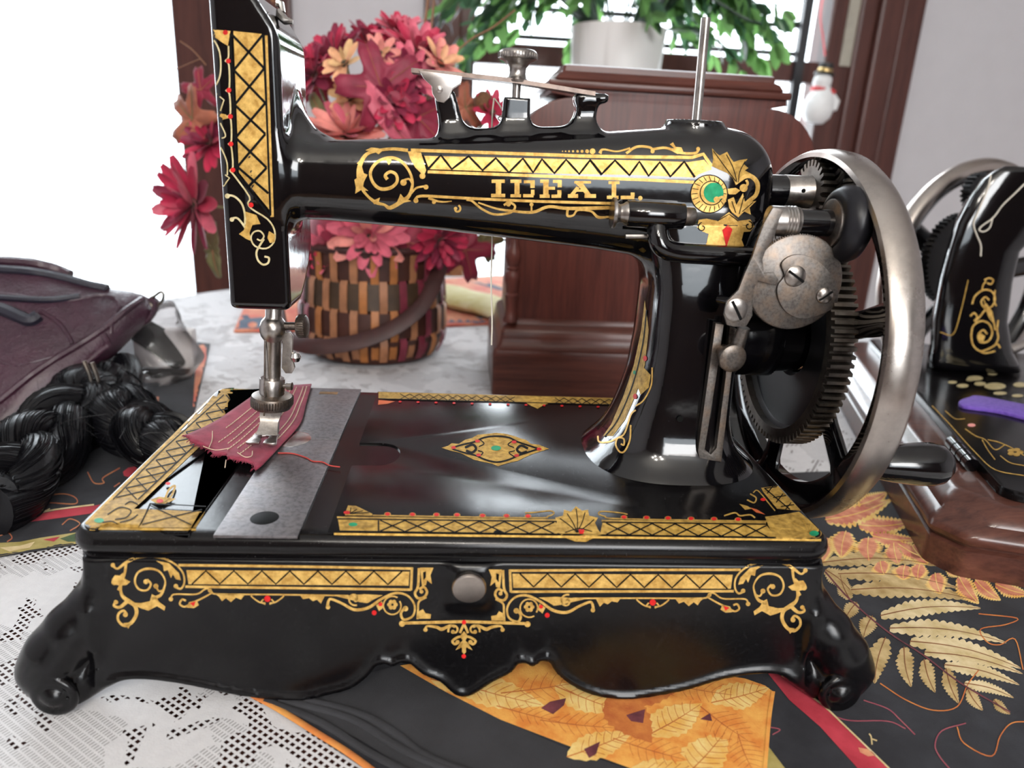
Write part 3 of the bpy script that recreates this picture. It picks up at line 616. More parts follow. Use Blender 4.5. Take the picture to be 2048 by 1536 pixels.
def screw(px, py, Y, rpx, ang, h=.16, mat='steel'):
    c = at(px, py, Y=Y); r = rpx/40.5
    s_ = Geo().lathe([(r*1.02, 0), (r*1.02, h*.4), (r*.8, h*.85), (r*.3, h), (.01, h)], c, (0, -1, 0), 28).obj('screw', mat, SM)
    M = Matrix.Rotation(ang, 3, 'Y'); g = Geo(); g.box((-r*.95, -.02, -r*.12), (r*.95, .03, r*.12), M=Matrix.Translation(Vector(c)+Vector((0, -h, 0))) @ M.to_4x4()); g.obj('screw_slot', 'ink', s_)
screw(1590, 552, 5.12, 20, math.radians(32)); screw(1649, 591, 5.12, 15.5, math.radians(-38)); screw(1472, 620, 4.9, 22, math.radians(58), .12)
AX = np.array([0, 5.85, 22.05])
Geo().lathe([(.68, 30.35), (.70, 30.4), (.70, 31.0)]+[(.70+(.03 if i % 2 else -.02), 31.0+i*.075) for i in range(9)]+[(.66, 31.72), (.5, 31.75)], AX, (1, 0, 0), 36).obj('winder_spindle', 'steel', SM)
Geo().lathe([(.62, 31.7), (.63, 33.5)], AX, (1, 0, 0), 28).obj('spindle_sleeve', 'black_enamel', SM)
Geo().lathe([(1.08, 33.28), (1.14, 33.32), (1.14, 33.5)], AX, (1, 0, 0), 36).obj('pulley_washer', 'steel_dull', SM)
Geo().lathe([(1.16, 33.42), (1.3, 33.40), (1.6, 33.55), (1.8, 33.9), (1.82, 34.2), (1.7, 34.5), (1.45, 34.7), (.6, 34.75)], AX, (1, 0, 0), 48).obj('friction_tyre', 'rubber', SM)
KP = at(1467, 718, Y=5.2)
Geo().lathe([(.2, 1.3), (.38, 1.2), (.38, .45), (.62, .38), (.70, .3), (.70, .05), (.64, 0), (.3, -.03)], KP, (-.12, 1, .05), 40).obj('lock_knob', 'steel_dull', SM)
Geo().tube([at(1488, 655, Y=5.4), at(1472, 700, Y=5.6)], [.3, .34], 12).obj('knob_link', 'steel_dull', SM)
Geo().lathe([(.22, 0), (.22, .9)], at(1438, 598, Y=5.9), (.6, -1, 0), 12).obj('stop_pin', 'black_enamel', SM)
# --- gears, hand wheel and crank handle (axis along X)
def gear(cy, cz, R, rr, n, x0, x1, ri):
    g = Geo(); ring = []
    for i in range(n):
        for da, r in ((-.36, rr), (-.2, R), (.2, R), (.36, rr)):
            a = 2*math.pi*(i+da)/n; ring.append((cy+r*math.cos(a), cz+r*math.sin(a)))
    k = len(ring); inn = [(cy+ri*math.cos(2*math.pi*i/k), cz+ri*math.sin(2*math.pi*i/k)) for i in range(k)]
    off = int(round(.36/1*0)); 
    A = [(x0, *p) for p in ring]; B = [(x1, *p) for p in ring]; C = [(x0, *p) for p in inn]; D = [(x1, *p) for p in inn]
    g.add(A+B+C+D, [(i, (i+1) % k, k+(i+1) % k, k+i) for i in range(k)]+[(i, 2*k+i, 2*k+(i+1) % k, (i+1) % k) for i in range(k)]+[(k+i, k+(i+1) % k, 3*k+(i+1) % k, 3*k+i) for i in range(k)]+[(2*k+i, 3*k+i, 3*k+(i+1) % k, 2*k+(i+1) % k) for i in range(k)])
    return g
WZ = 15.45; WY = YC
gear(WY, WZ, 6.02, 5.68, 88, 33.85, 35.05, 5.2).obj('drive_gear', 'steel_dark', SM, smooth=False)
Geo().lathe([(5.25, 33.95), (5.2, 34.3), (5.0, 34.5), (2.2, 34.6), (2.0, 34.9)], (0, WY, WZ), (1, 0, 0), 64, cap=False).obj('gear_web', 'cast_black', SM)
Geo().lathe([(2.05, 32.9), (2.05, 33.0), (1.9, 34.9), (1.2, 35.6), (1.0, 36.2), (.5, 36.3)], (0, WY, WZ), (1, 0, 0), 40).obj('wheel_hub', 'black_enamel', SM)
PC = 23.25
gear(WY, PC, 1.68, 1.36, 25, 34.1, 35.15, .5).obj('pinion', 'steel_dark', SM, smooth=False)
Geo().lathe([(.84, 31.6), (.84, 32.75)], (0, WY, PC), (1, 0, 0), 32).obj('shaft_sleeve', 'black_enamel', SM)
Geo().lathe([(.80, 32.7), (.86, 32.75), (.86, 34.05), (.9, 34.1), (.9, 34.18)], (0, WY, PC), (1, 0, 0), 40).obj('shaft_collar', 'steel', SM)
Geo().lathe([(.11, 0), (.11, .02)], (33.45, WY-.87, PC+.12), (0, -1, 0), 12).obj('grub_screw', 'ink', SM)
RO = 10.02
Geo().lathe([(9.62, 34.16), (9.86, 34.2), (9.98, 34.4), (RO+.04, 35.0), (9.98, 35.6), (9.8, 35.85), (9.5, 35.9)], (0, WY, WZ), (1, 0, 0), 160, cap=False).obj('wheel_rim', 'nickel', SM)
g = Geo(); pr = [(9.62, 34.16), (9.45, 34.3), (9.32, 34.78), (8.35, 34.86), (8.1, 35.0), (8.1, 35.55), (8.4, 35.8), (9.5, 35.9)]
n = 128; V = [(x, WY+r*math.cos(2*math.pi*j/n), WZ+r*math.sin(2*math.pi*j/n)) for r, x in pr for j in range(n)]
g.add(V, [(i*n+j, i*n+(j+1) % n, (i+1)*n+(j+1) % n, (i+1)*n+j) for i in range(len(pr)-1) for j in range(n)]); g.obj('rim_lining', 'black_enamel', SM)
for i in range(6):
    a = math.radians(160+60*i); d = np.array([0, math.cos(a), math.sin(a)]); c = np.array([35.3, WY, WZ])
    Geo().tube([c+d*1.2, c+d*3, c+d*6, c+d*7.8, c+d*8.6, c+d*9.3], [.8, .75, .7, .8, 1.15, 1.7], 14, flat=.45, up=(1, 0, 0)).obj('wheel_spoke', 'black_enamel', SM)
ha = (WY-7.3, WZ-4.45)
Geo().lathe([(.5, 35.5), (.62, 36.1), (.78, 36.4), (.92, 37.2), (1.06, 38.4), (1.08, 39.1), (.98, 39.6), (.7, 39.95), (.3, 40.08), (.02, 40.1)], (0, ha[0], ha[1]), (1, 0, 0), 40).obj('crank_handle', 'black_enamel', SM)
Geo().lathe([(.42, 35.9), (.42, 36.2)], (0, 3.1, 17.9), (1, 0, 0), 20).obj('wheel_nut', 'brass', SM)
# --- push knob on the apron
kc = at(938, 1180, Y=-1.15)
Geo().lathe([(.42, 1.0), (.42, .6), (.5, .5), (.70, .32), (.75, .2), (.75, .06), (.70, 0), (.4, -.02), (.01, -.02)], kc, (0, 1, .12), 40).obj('release_knob', 'nickel', SM)
# ------------------------------------------------------------------ gilt decoration (0 gold, 1 ink, 2 red, 3 green, 4 pale gold, 5 dark gold, 6 orange)
DM = ['gold_leaf', 'ink', 'red_paint', 'green_paint', 'gold_pale', 'gold_dark', 'orange_paint']
def Z1(pts, ox, oy, s): return [(ox+x/s, oy+y/s) for x, y in pts]
# head
D = Decal([gbody]); h = lambda *p: Z1(p, 280, 0, 2.742)
D.poly([(467, 62), (524, 68), (541, 422), (478, 345)]); D.stroke(h((690, 195), (725, 1190)), 7, smooth=False)
Ln = [(500, 185), (515, 385), (520, 575), (525, 755), (535, 915), (590, 1030)]; Rn = [(675, 190), (682, 375), (688, 565), (688, 735), (695, 920), (705, 1060)]
for i in range(5):
    D.stroke(h(Ln[i], Rn[i+1]), 5, .025, 1, smooth=False); D.stroke(h(Rn[i], Ln[i+1]), 5, .025, 1, smooth=False)
D.stroke(h((497, 185), (530, 950), (715, 1185)), 4, .025, 1, smooth=False); D.stroke(h((680, 190), (716, 1180)), 4, .025, 1, smooth=False)
D.stroke([(457, 92), (457, 115), (451, 122), (458, 130), (459, 174), (452, 181), (459, 188), (461, 226), (455, 233), (462, 240), (463, 281), (457, 288), (463, 295), (466, 333), (460, 341), (467, 349), (499, 393), (496, 406), (504, 418), (535, 438), (549, 460), (548, 484), (532, 497), (510, 492), (502, 476), (508, 464), (520, 462), (528, 472), (522, 481), (514, 478)], 3.2, .012, 4, n=3)
for x, y in ((451, 65), (457, 122), (458, 180.5), (461, 233), (462, 288), (466, 340), (502.5, 410)): D.dot(x, y, 5, None, .02, 2)
D.poly([(415, 58), (461, 62), (456, 92), (446, 86), (432, 76), (420, 68)], .012, 0)
D.stroke([(418, 67), (434, 90), (441, 115), (440, 152), (426, 182)], 3, .012, 4); D.stroke([(426, 182), (448, 200), (441, 222)], 2.6, .012, 4, smooth=False)
D.poly([(425, 218), (436, 226), (452, 229), (458, 236), (444, 240), (440, 250), (434, 240), (427, 248), (430, 234)], .012, 0)
D.stroke([(441, 246), (451, 273), (431, 279), (444, 299), (454, 325), (455, 350)], 2.6, .012, 4); D.stroke([(442, 343), (441, 381), (459, 356), (442, 343)], 2.6, .012, 4, smooth=False)
D.stroke([(453, 390), (469, 393), (484, 408), (490, 430), (490, 450)], 4, .012, 4); D.dot(455, 392, 5, None, .012, 4)
D.stroke([(463, 437), (474, 436), (484, 446), (492, 458)], 4, .012, 4); D.dot(464, 439, 4.5, None, .012, 4)
D.poly([(491, 423), (513, 430), (521, 448), (505, 450), (499, 466), (503, 482), (493, 478), (478, 468), (488, 460), (492, 446)], .012, 0)
D.poly([(538, 462), (551, 470), (549, 484), (540, 486), (535, 476)], .012, 0)
D.stroke([(528, 478), (519, 492), (513, 505), (516, 520), (526, 529), (536, 526), (538, 516), (529, 513)], 4, .012, 4)
# arm
a2 = lambda *p: Z1(p, 640, 200, 3.4133); a3 = lambda *p: Z1(p, 1160, 220, 3.7926)
D.stroke(a2((600, 345), (500, 335), (400, 345), (320, 370), (275, 440), (265, 520), (285, 600), (330, 660), (385, 700), (440, 715), (480, 735), (560, 690), (610, 650), (632, 560), (600, 470), (540, 410), (470, 395), (390, 425), (345, 490), (360, 560), (410, 605), (480, 600), (525, 560), (520, 510), (480, 490), (445, 515), (460, 542)), [7, 6, 6, 7, 9, 9, 6, 5, 7, 5, 8, 9, 7, 5, 5, 6, 6, 6, 6, 6, 7, 7, 6, 6, 6, 6, 7], n=4)
D.poly(a2((250, 470), (285, 450), (300, 500), (325, 510), (300, 560), (295, 590), (330, 620), (280, 615), (240, 640), (245, 600), (235, 545), (255, 530)))
for q in (((310, 345), (350, 325), (400, 330), (430, 345), (400, 372), (370, 350)), ((355, 690), (410, 665), (400, 700), (370, 712)), ((520, 710), (550, 640), (575, 670), (625, 690), (575, 700), (540, 720)), ((445, 405), (480, 390), (490, 420), (470, 445)), ((250, 435), (285, 400), (280, 440))): D.poly(a2(*q))
D.stroke(a2((620, 640), (660, 600), (720, 588)), 4); D.dot(852, 374, 5); D.dot(807, 365, 6.5); D.stroke(a2((575, 545), (610, 540), (630, 570)), 4); D.dot(832, 401, 5)
D.poly(a2((598, 350), (690, 360), (725, 480), (705, 530), (690, 500), (650, 460), (615, 400)))
D.stroke(a2((650, 680), (690, 655), (900, 665), (1200, 680), (1500, 692), (2000, 706)), 5.5, n=3)
D.stroke(a2((620, 343), (1000, 356), (1600, 376))+a3((0, 350), (400, 356), (850, 360), (935, 335), (1000, 430)), 6.5, smooth=False)
D.poly(a2((712, 382), (1600, 402))+a3((0, 375), (500, 384), (820, 396), (940, 378), (1002, 450), (900, 488), (872, 512), (400, 492), (0, 486))+a2((1600, 502), (745, 472)))
pk = a2((825, 378), (1015, 385), (1200, 398), (1385, 400), (1515, 405), (1680, 408), (1845, 410))+a3((80, 385), (265, 383), (450, 392), (605, 396), (790, 392)); vl = a2((740, 470), (900, 472), (1110, 480), (1290, 495), (1455, 495), (1600, 500), (1770, 505), (1925, 510))+a3((160, 490), (375, 495), (520, 500), (685, 505), (870, 510))
zz = [vl[0]]
for i, p in enumerate(pk): zz += [p, vl[i+1]]
D.stroke(zz, 4.4, .028, 1, smooth=False); D.stroke(a2((700, 375), (742, 480)), 4, .028, 1, smooth=False)
D.stroke(a2((735, 490), (1400, 515))+a3((0, 512), (450, 528), (865, 548)), 6, smooth=False); D.dot(845, 352, 6)
for x, r in ((1125, 1.3), (1131, 1.5), (1138, 1.9), (1146, 2.2), (1155, 2.6), (1164, 3), (1174, 3.8), (1185, 5.8)): D.dot(x, 303, r)
D.stroke(a3((150, 330), (175, 300), (280, 315), (380, 290)), [7, 4, 3, 4]); D.stroke(a3((350, 330), (430, 280), (530, 285), (550, 315)), 5); D.stroke(a3((540, 300), (650, 288), (760, 325), (870, 328), (900, 300)), 5); D.dot(1396, 298, 4); D.dot(1305, 303, 4)
D.poly(a3((680, 262), (705, 245), (725, 280), (770, 285), (785, 320), (740, 335), (690, 308), (660, 295), (715, 290)))
D.stroke(a2((1000, 680), (1040, 690), (1100, 740), (1190, 780), (1300, 768), (1332, 725), (1290, 698), (1255, 718)), 4.5); D.stroke(a2((1080, 700), (1200, 740), (1300, 756), (1450, 766), (1560, 728), (1700, 740), (1990, 735)), [3, 4, 5, 6, 6, 7, 7]); D.stroke(a2((1690, 745), (1690, 790), (1730, 786), (1760, 752), (1850, 760), (1900, 800), (1980, 796)), [5, 5, 4, 4, 4, 6, 4]); D.spiral(914, 418, 8, 3, -1.2, .75, 4, ball=3.5); D.dot(1063, 409, 4); D.stroke([(1063, 410), (1063, 422)], 3.5, smooth=False); D.stroke(a2((740, 668), (800, 690), (850, 695), (900, 690)), [5, 4, 3, 2])
D.dot(868, 404, 4); D.dot(1017, 408, 5)
# lettering IDEAL. in slab stencil capitals
def quad(*r):
    for x0, y0, x1, y1 in r: D.poly(a2((x0, y0), (x1, y0), (x1, y1), (x0, y1)), step=30)
quad((1172, 543, 1262, 566), (1200, 560, 1237, 645), (1168, 640, 1264, 664))
quad((1300, 543, 1375, 566), (1328, 560, 1362, 645), (1300, 643, 1372, 664), (1392, 548, 1466, 568), (1436, 560, 1466, 600), (1440, 612, 1464, 650), (1386, 642, 1458, 664))
quad((1503, 543, 1562, 566), (1524, 560, 1560, 650), (1500, 645, 1568, 668), (1590, 545, 1650, 566), (1622, 560, 1650, 596), (1560, 592, 1604, 612), (1580, 645, 1646, 668), (1620, 615, 1648, 650))
for q in (((1735, 562), (1760, 556), (1790, 562), (1850, 645), (1812, 645), (1765, 590)), ((1750, 590), (1772, 600), (1738, 645), (1706, 645)), ((1742, 610), (1800, 610), (1806, 626), (1736, 626))): D.poly(a2(*q))
quad((1692, 642, 1762, 668), (1806, 642, 1884, 668), (1736, 553, 1850, 570))
def quad3(*r):
    for x0, y0, x1, y1 in r: D.poly(a3((x0, y0), (x1, y0), (x1, y1), (x0, y1)), step=30)
quad3((216, 540, 300, 562), (240, 556, 274, 655), (204, 650, 292, 674), (308, 650, 412, 676), (384, 626, 414, 655)); D.dot(1280.5, 396, 4.3)
# shell medallion
ring = [(1418+37*math.cos(t_), 388+38*math.sin(t_)) for t_ in np.linspace(0, 2*math.pi, 30)[:-1]]
D.poly(ring, .012, 0); D.stroke(ring+ring[:1], 2, .026, 1, smooth=False); D.stroke([(1418+23*math.cos(t_)+5, 388+24*math.sin(t_)-2) for t_ in np.linspace(0, 2*math.pi, 24)], 2, .026, 1, smooth=False)
for i in range(20):
    t_ = 2*math.pi*i/20; D.stroke([(1421+26*math.cos(t_), 387+26*math.sin(t_)), (1418+35*math.cos(t_), 388+36*math.sin(t_))], 1.4, .026, 1, smooth=False)
D.dot(1427, 385, 20, 20, .03, 3, 20); D.dot(1433, 399, 6, None, .036, 0); D.stroke([(1433, 399), (1445, 394), (1450, 404)], 5, .036, 0)
D.poly(a3((1000, 290), (1035, 330), (1060, 345), (1115, 318), (1145, 370), (1165, 395), (1210, 380), (1270, 372), (1240, 410), (1275, 440), (1250, 460), (1300, 485), (1240, 530), (1180, 570), (1160, 520), (1120, 480), (1050, 450), (1000, 425), (1010, 370)), .014, 5)
for q in (((1010, 310), (1090, 420), (1180, 540)), ((1110, 340), (1160, 440), (1190, 550)), ((1250, 390), (1210, 470), (1200, 550))): D.stroke(a3(*q), 1.6, .03, 1)
D.stroke(a3((1180, 560), (1240, 510), (1300, 505), (1345, 560), (1335, 640), (1280, 690), (1220, 740)), [5, 8, 9, 9, 8, 8, 7], .016, 0); D.dot(1487, 376, 8, None, .016, 0); D.stroke(a3((1240, 600), (1270, 560), (1260, 530)), 5, .016, 0)
D.poly(a3((1100, 600), (1180, 590), (1215, 610), (1180, 640), (1130, 640)), .016, 0)
D.poly(a3((1120, 680), (1165, 660), (1185, 720), (1235, 630), (1250, 700), (1335, 690), (1285, 740), (1295, 795), (1245, 770), (1200, 815), (1150, 775), (1130, 740)), .014, 0)
for q in (((1150, 690), (1180, 780)), ((1240, 660), (1205, 790)), ((1310, 700), (1230, 770))): D.stroke(a3(*q), 1.6, .03, 1)
D.poly(a3((900, 835), (960, 825), (1040, 842), (1130, 775), (1205, 842), (1290, 830), (1322, 880), (1290, 922), (1240, 925), (1225, 985), (1250, 1050), (900, 1052), (960, 1010), (975, 940), (930, 922), (888, 890)), .014, 0)
D.stroke(a3((1040, 845), (1130, 790), (1200, 845)), 1.8, .03, 1, smooth=False); D.poly(a3((1120, 875), (1155, 905), (1108, 1042), (1078, 910)), .03, 2)
D.spiral(1404, 455, 9, 3, -1.6, -1, 2, .03, 1); D.spiral(1497, 452, 9, 3, -1.6, 1, 2, .03, 1)
# pillar edge
D.poly([(1290, 600), (1283, 660), (1268, 730), (1248, 790), (1222, 850), (1206, 872), (1226, 872), (1250, 840), (1272, 790), (1290, 730), (1298, 660)], .014, 5)
D.stroke([(1294, 620), (1286, 690), (1266, 770), (1236, 840), (1210, 874)], 2.4, .03, 1); D.stroke([(1196, 872), (1199, 884), (1218, 884), (1236, 876), (1250, 866), (1262, 830), (1272, 820)], 3.4, .02, 0); D.stroke([(1262, 850), (1260, 880), (1250, 902), (1240, 904), (1232, 890), (1236, 876), (1248, 878), (1248, 890), (1242, 888)], 3.4, .02, 0)
D.stroke([(1305, 735), (1303, 770), (1288, 800), (1272, 812)], 3, .02, 0); D.poly([(1288, 735), (1302, 750), (1298, 775), (1282, 790), (1276, 775)], .02, 5)
for x, y in ((1291, 717), (1271, 793)): D.dot(x, y, 4, 5.5, .03, 2)
D.dot(1270, 745, 3, 4, .03, 3)
D.obj('gilt_arm_decoration', DM, SM)
# apron: the left half, then its mirror image
D = Decal([gb])
def half(T, side):
    st = lambda P, w, mi=0, off=.012, **k: D.stroke([T(p) for p in P], w, off, mi, **k); po = lambda P, mi=0, off=.012, **k: D.poly([T(p) for p in P], off, mi, **k)
    def dt(x, y, r, mi=0, off=.012): q = T((x, y)); D.dot(q[0], q[1], r, None, off, mi)
    st([(225, 1130), (235, 1137), (251, 1126), (273, 1116), (308, 1114), (342, 1123), (364, 1142), (369, 1163), (362, 1177), (350, 1173)], [5, 4, 6, 5, 4, 3.5, 3.5, 3.5, 4, 5]); dt(226, 1130, 4.5); dt(352, 1172, 4.5)
    st([(304, 1197), (321, 1190), (329, 1174), (330, 1159), (318, 1142), (297, 1137), (277, 1144), (270, 1162), (278, 1178), (294, 1180), (302, 1168), (294, 1159)], [7, 6, 4, 3, 4, 5, 4, 4, 4, 4, 4, 5]); dt(292, 1163, 5); dt(312, 1172, 5); st([(312, 1172), (318, 1182), (326, 1180)], 3.5)
    po([(312, 1121), (338, 1126), (358, 1146), (362, 1160), (352, 1158), (346, 1148), (342, 1156), (336, 1140), (328, 1142), (326, 1130)])
    po([(224, 1159), (230, 1150), (240, 1151), (246, 1145), (249, 1157), (261, 1163), (253, 1170), (239, 1171), (227, 1168)]); dt(229, 1164, 6)
    st([(252, 1126), (250, 1145), (242, 1172), (244, 1190), (256, 1201), (270, 1211), (273, 1228), (263, 1245), (249, 1251), (237, 1241), (237, 1228), (247, 1221), (254, 1228)], [6, 5, 5, 6, 9, 8, 7, 7, 6, 5, 5, 5, 5]); dt(251, 1229, 5)
    st([(254, 1203), (240, 1214), (228, 1211), (232, 1202)], [8, 6, 5, 4]); dt(232, 1204, 4.5); dt(240, 1178, 4); st([(240, 1172), (236, 1180)], 4); po([(257, 1257), (247, 1246), (264, 1244)])
    po([(266, 1205), (282, 1206), (300, 1202), (304, 1188), (312, 1192), (318, 1203), (331, 1213), (329, 1221), (314, 1212), (297, 1221), (284, 1217), (272, 1212)])
    po([(373, 1140), (819, 1143), (817, 1171), (377, 1168)]); st([(357, 1130), (600, 1133), (826, 1137)], 5, smooth=False); st([(371, 1173), (600, 1176), (822, 1179)], 5, smooth=False); st([(824, 1135), (822, 1180)], 5, smooth=False)
    pkx = [412+56*i for i in range(8)]; zz_ = [(384, 1168)]
    for x in pkx: zz_ += [(x, 1141+.003*(x-400)), (x+28, 1167+.004*(x-400))]
    st([p for p in zz_ if p[0] < 818], 3, 1, .026, smooth=False)
    st([(342, 1198), (345, 1190), (356, 1188), (393, 1188), (410, 1178), (418, 1178), (424, 1184), (440, 1188), (560, 1189), (697, 1191)], 3.2); dt(342, 1198, 4.5); dt(420, 1181, 4)
    po([(428, 1186), (470, 1187), (489, 1190), (482, 1199), (472, 1195), (462, 1204), (452, 1196), (444, 1202), (438, 1193)]); po([(600, 1190), (650, 1191), (642, 1207), (634, 1199), (626, 1202), (618, 1196), (606, 1198)])
    st([(425, 1185), (405, 1196), (386, 1205), (370, 1213), (360, 1208), (364, 1199), (372, 1201)], [3, 3.5, 4, 4, 4, 4, 4]); po([(378, 1204), (394, 1200), (398, 1210), (388, 1216), (374, 1215)]); po([(380, 1206), (392, 1202), (388, 1212)], 2, .026)
    dt(535, 1197, 6.5, 2, .02)
    for s_ in (-1, 1): st([(535+s_*4, 1206), (535+s_*16, 1204), (535+s_*28, 1196), (535+s_*33, 1191)], 3); st([(535+s_*8, 1198), (535+s_*12, 1204), (535+s_*4, 1208)], 3)
    st([(655, 1214), (657, 1202), (663, 1198), (685, 1207), (709, 1219), (737, 1215), (764, 1197), (791, 1186), (815, 1191), (829, 1210), (826, 1231), (808, 1239), (802, 1226), (812, 1213)], [6, 5, 5, 5, 6, 6, 5, 5, 4, 4, 4, 5, 5, 5]); dt(811, 1217, 5.5); dt(656, 1214, 4.5)
    D_ = T((709, 1197)); D.spiral(D_[0], D_[1], 14, 4, 1.2*side, .95*side, 3.6, ball=4)
    D_ = T((785, 1211)); D.spiral(D_[0], D_[1], 19, 17, -1.0*side, -.93*side, 3); 
    for k in range(6): a = k*math.pi/3; dt(785+6.5*math.cos(a), 1209+6.5*math.sin(a), 4.2)
    po([(672, 1192), (730, 1188), (766, 1190), (748, 1198), (735, 1206), (720, 1204)]); po([(752, 1210), (764, 1202), (768, 1214), (758, 1222)]); dt(761, 1208, 4, 2, .026); dt(748.5, 1225, 5, 2, .02)
    st([(838, 1136), (836, 1172), (830, 1186), (836, 1196), (848, 1194), (854, 1184), (848, 1174), (838, 1178)], 5); dt(843, 1183, 4); st([(853, 1194), (838, 1203), (836, 1220), (835, 1238)], 4)
    po([(840, 1135), (867, 1135), (861, 1150), (864, 1168), (854, 1160), (852, 1170), (844, 1172)]); po([(846, 1144), (852, 1142), (852, 1154), (847, 1160)], 1, .026)
    po([(834, 1237), (838, 1222), (846, 1218), (851, 1226), (862, 1228), (861, 1237)])
half(lambda p: p, 1)
half(lambda p: (1845-p[0]-(928-p[0])*.012, p[1]+3+(928-p[0])*.011), -1)
D.stroke([(803, 1246), (930, 1243), (1056, 1247)], 6, smooth=False); D.dot(804, 1247, 6); D.dot(1055, 1248, 6); D.dot(928, 1244, 4.5, None, .026, 2)
for s_ in (-1, 1):
    X_ = lambda x: 928+s_*x
    D.stroke([(X_(78), 1259), (X_(73), 1252), (X_(55), 1254), (X_(44), 1258), (X_(28), 1251), (X_(18), 1254)], [5, 4, 6, 7, 5, 4]); D.dot(X_(77), 1259, 4.3); D.spiral(X_(20), 1260, 12, 4, 1.57-s_*1.2, s_*-.9, 4, ball=4); D.stroke([(X_(8), 1266), (X_(4), 1256), (928, 1248)], 5)
    D.stroke([(X_(3), 1272), (X_(14), 1275), (X_(23), 1282), (X_(18), 1288), (X_(11), 1284)], 5); D.dot(X_(13), 1284, 4.5); D.poly([(928, 1288), (X_(6), 1283), (X_(17), 1300), (X_(8), 1296)])
D.poly([(928, 1262), (936, 1272), (931, 1280), (937, 1292), (932, 1296), (932, 1304), (928, 1308), (924, 1304), (924, 1296), (919, 1292), (925, 1280), (920, 1272)]); D.dot(927.5, 1312, 4.5, None, .02, 2)
D.obj('gilt_apron_decoration', DM, SM)
# bed
DMB = ['gold_bed']+DM[1:]
D = Decal([gbed, gpl, gpr])
ft_ = lambda x: 1037+.0125*(x-672); fb_ = lambda x: 1062+.0145*(x-672); fo_ = lambda x: 1068+.0128*(x-672)
D.poly([(676, ft_(676)+2), (1112, ft_(1112)+2), (1114, fb_(1114)), (680, fb_(680))]); D.poly([(1205, ft_(1205)+2), (1532, ft_(1532)+2), (1552, fb_(1552)), (1200, fb_(1200))])
D.stroke([(668, fo_(668)), (1642, fo_(1642))], 5, smooth=False); D.stroke([(674, ft_(674)-2), (1114, ft_(1114)-2)], 3.5, smooth=False, mi=5); D.stroke([(1203, ft_(1203)-2), (1532, ft_(1532)-2)], 3.5, smooth=False, mi=5)
D.stroke([(676, ft_(676)+1.5), (1112, ft_(1112)+1.5)], 2.4, .026, 1, smooth=False); D.stroke([(1205, ft_(1205)+1.5), (1532, ft_(1532)+1.5)], 2.4, .026, 1, smooth=False); D.stroke([(672, fb_(672)+1), (1552, fb_(1552)+1)], 2.6, .026, 1, smooth=False)
def lattice(x0, x1, k, T, B, w=2.6):
    for i in range(k):
        a, b = x0+(x1-x0)*i/k, x0+(x1-x0)*(i+1)/k; m = (a+b)/2
        D.stroke([(a, T(a)+3), (b, B(b))], w, .026, 1, smooth=False); D.stroke([(a, B(a)), (b, T(b)+3)], w, .026, 1, smooth=False)
D.stroke([(757, ft_(757)+3), (757, fb_(757))], 3, .026, 1, smooth=False); lattice(760, 1108, 7, ft_, fb_); lattice(1212, 1535, 7, ft_, fb_)
D.poly([(684, 1046), (708, 1040), (740, 1046), (750, 1054), (730, 1058), (704, 1058), (690, 1056)], .026, 5); D.dot(706, 1050, 9, 4, .03, 3)
D.poly([(690, 1028), (696, 1011), (712, 1012), (745, 1028), (744, 1032), (690, 1031)], .012, 5); D.dot(694, 1026, 7, 3.5, .026, 2)
for i in range(4): D.stroke([(700, 1028), (702+i*12, 1016+i*3.3)], 1.6, .026, 1, smooth=False)
rd = [(775, 1029), (825, 1029.7), (873, 1030), (914, 1030.6), (965, 1032), (1013, 1032.5), (1056, 1033), (1248, 1035), (1293, 1036), (1336, 1037), (1382, 1038), (1428, 1038.6), (1476, 1039.5)]
D.stroke([(745, 1031), (1060, 1036), (1095, 1033), (1108, 1027), (1100, 1022), (1070, 1025), (1050, 1026)], 2.6, .012, 5); D.stroke([(1540, 1043), (1245, 1038), (1210, 1033), (1197, 1028), (1205, 1023), (1240, 1026), (1255, 1029)], 2.6, .012, 5)
for x, y in rd: D.dot(x, y, 7, 4.4, .013, 5); D.dot(x, y, 5.2, 3.4, .026, 2)
D.poly([(1112, 1072), (1108, 1058), (1114, 1044), (1110, 1036), (1126, 1032), (1128, 1020), (1142, 1024), (1152, 1013), (1164, 1022), (1176, 1020), (1178, 1032), (1196, 1036), (1190, 1046), (1196, 1060), (1204, 1070), (1184, 1078), (1172, 1084), (1150, 1083), (1130, 1076)], .016, 0)
for a in ((1120, 1038), (1134, 1028), (1152, 1018), (1170, 1026), (1188, 1040)): D.stroke([(1154, 1066), ((1154+a[0])/2+2, (1066+a[1])/2), a], 1.8, .03, 1)
D.poly([(1157, 1060), (1168, 1060), (1170, 1072), (1160, 1074)], .034, 2); D.stroke([(1130, 1066), (1158, 1058), (1184, 1064)], 1.8, .03, 1); D.dot(996, 1066, 9, 5, .03, 1)
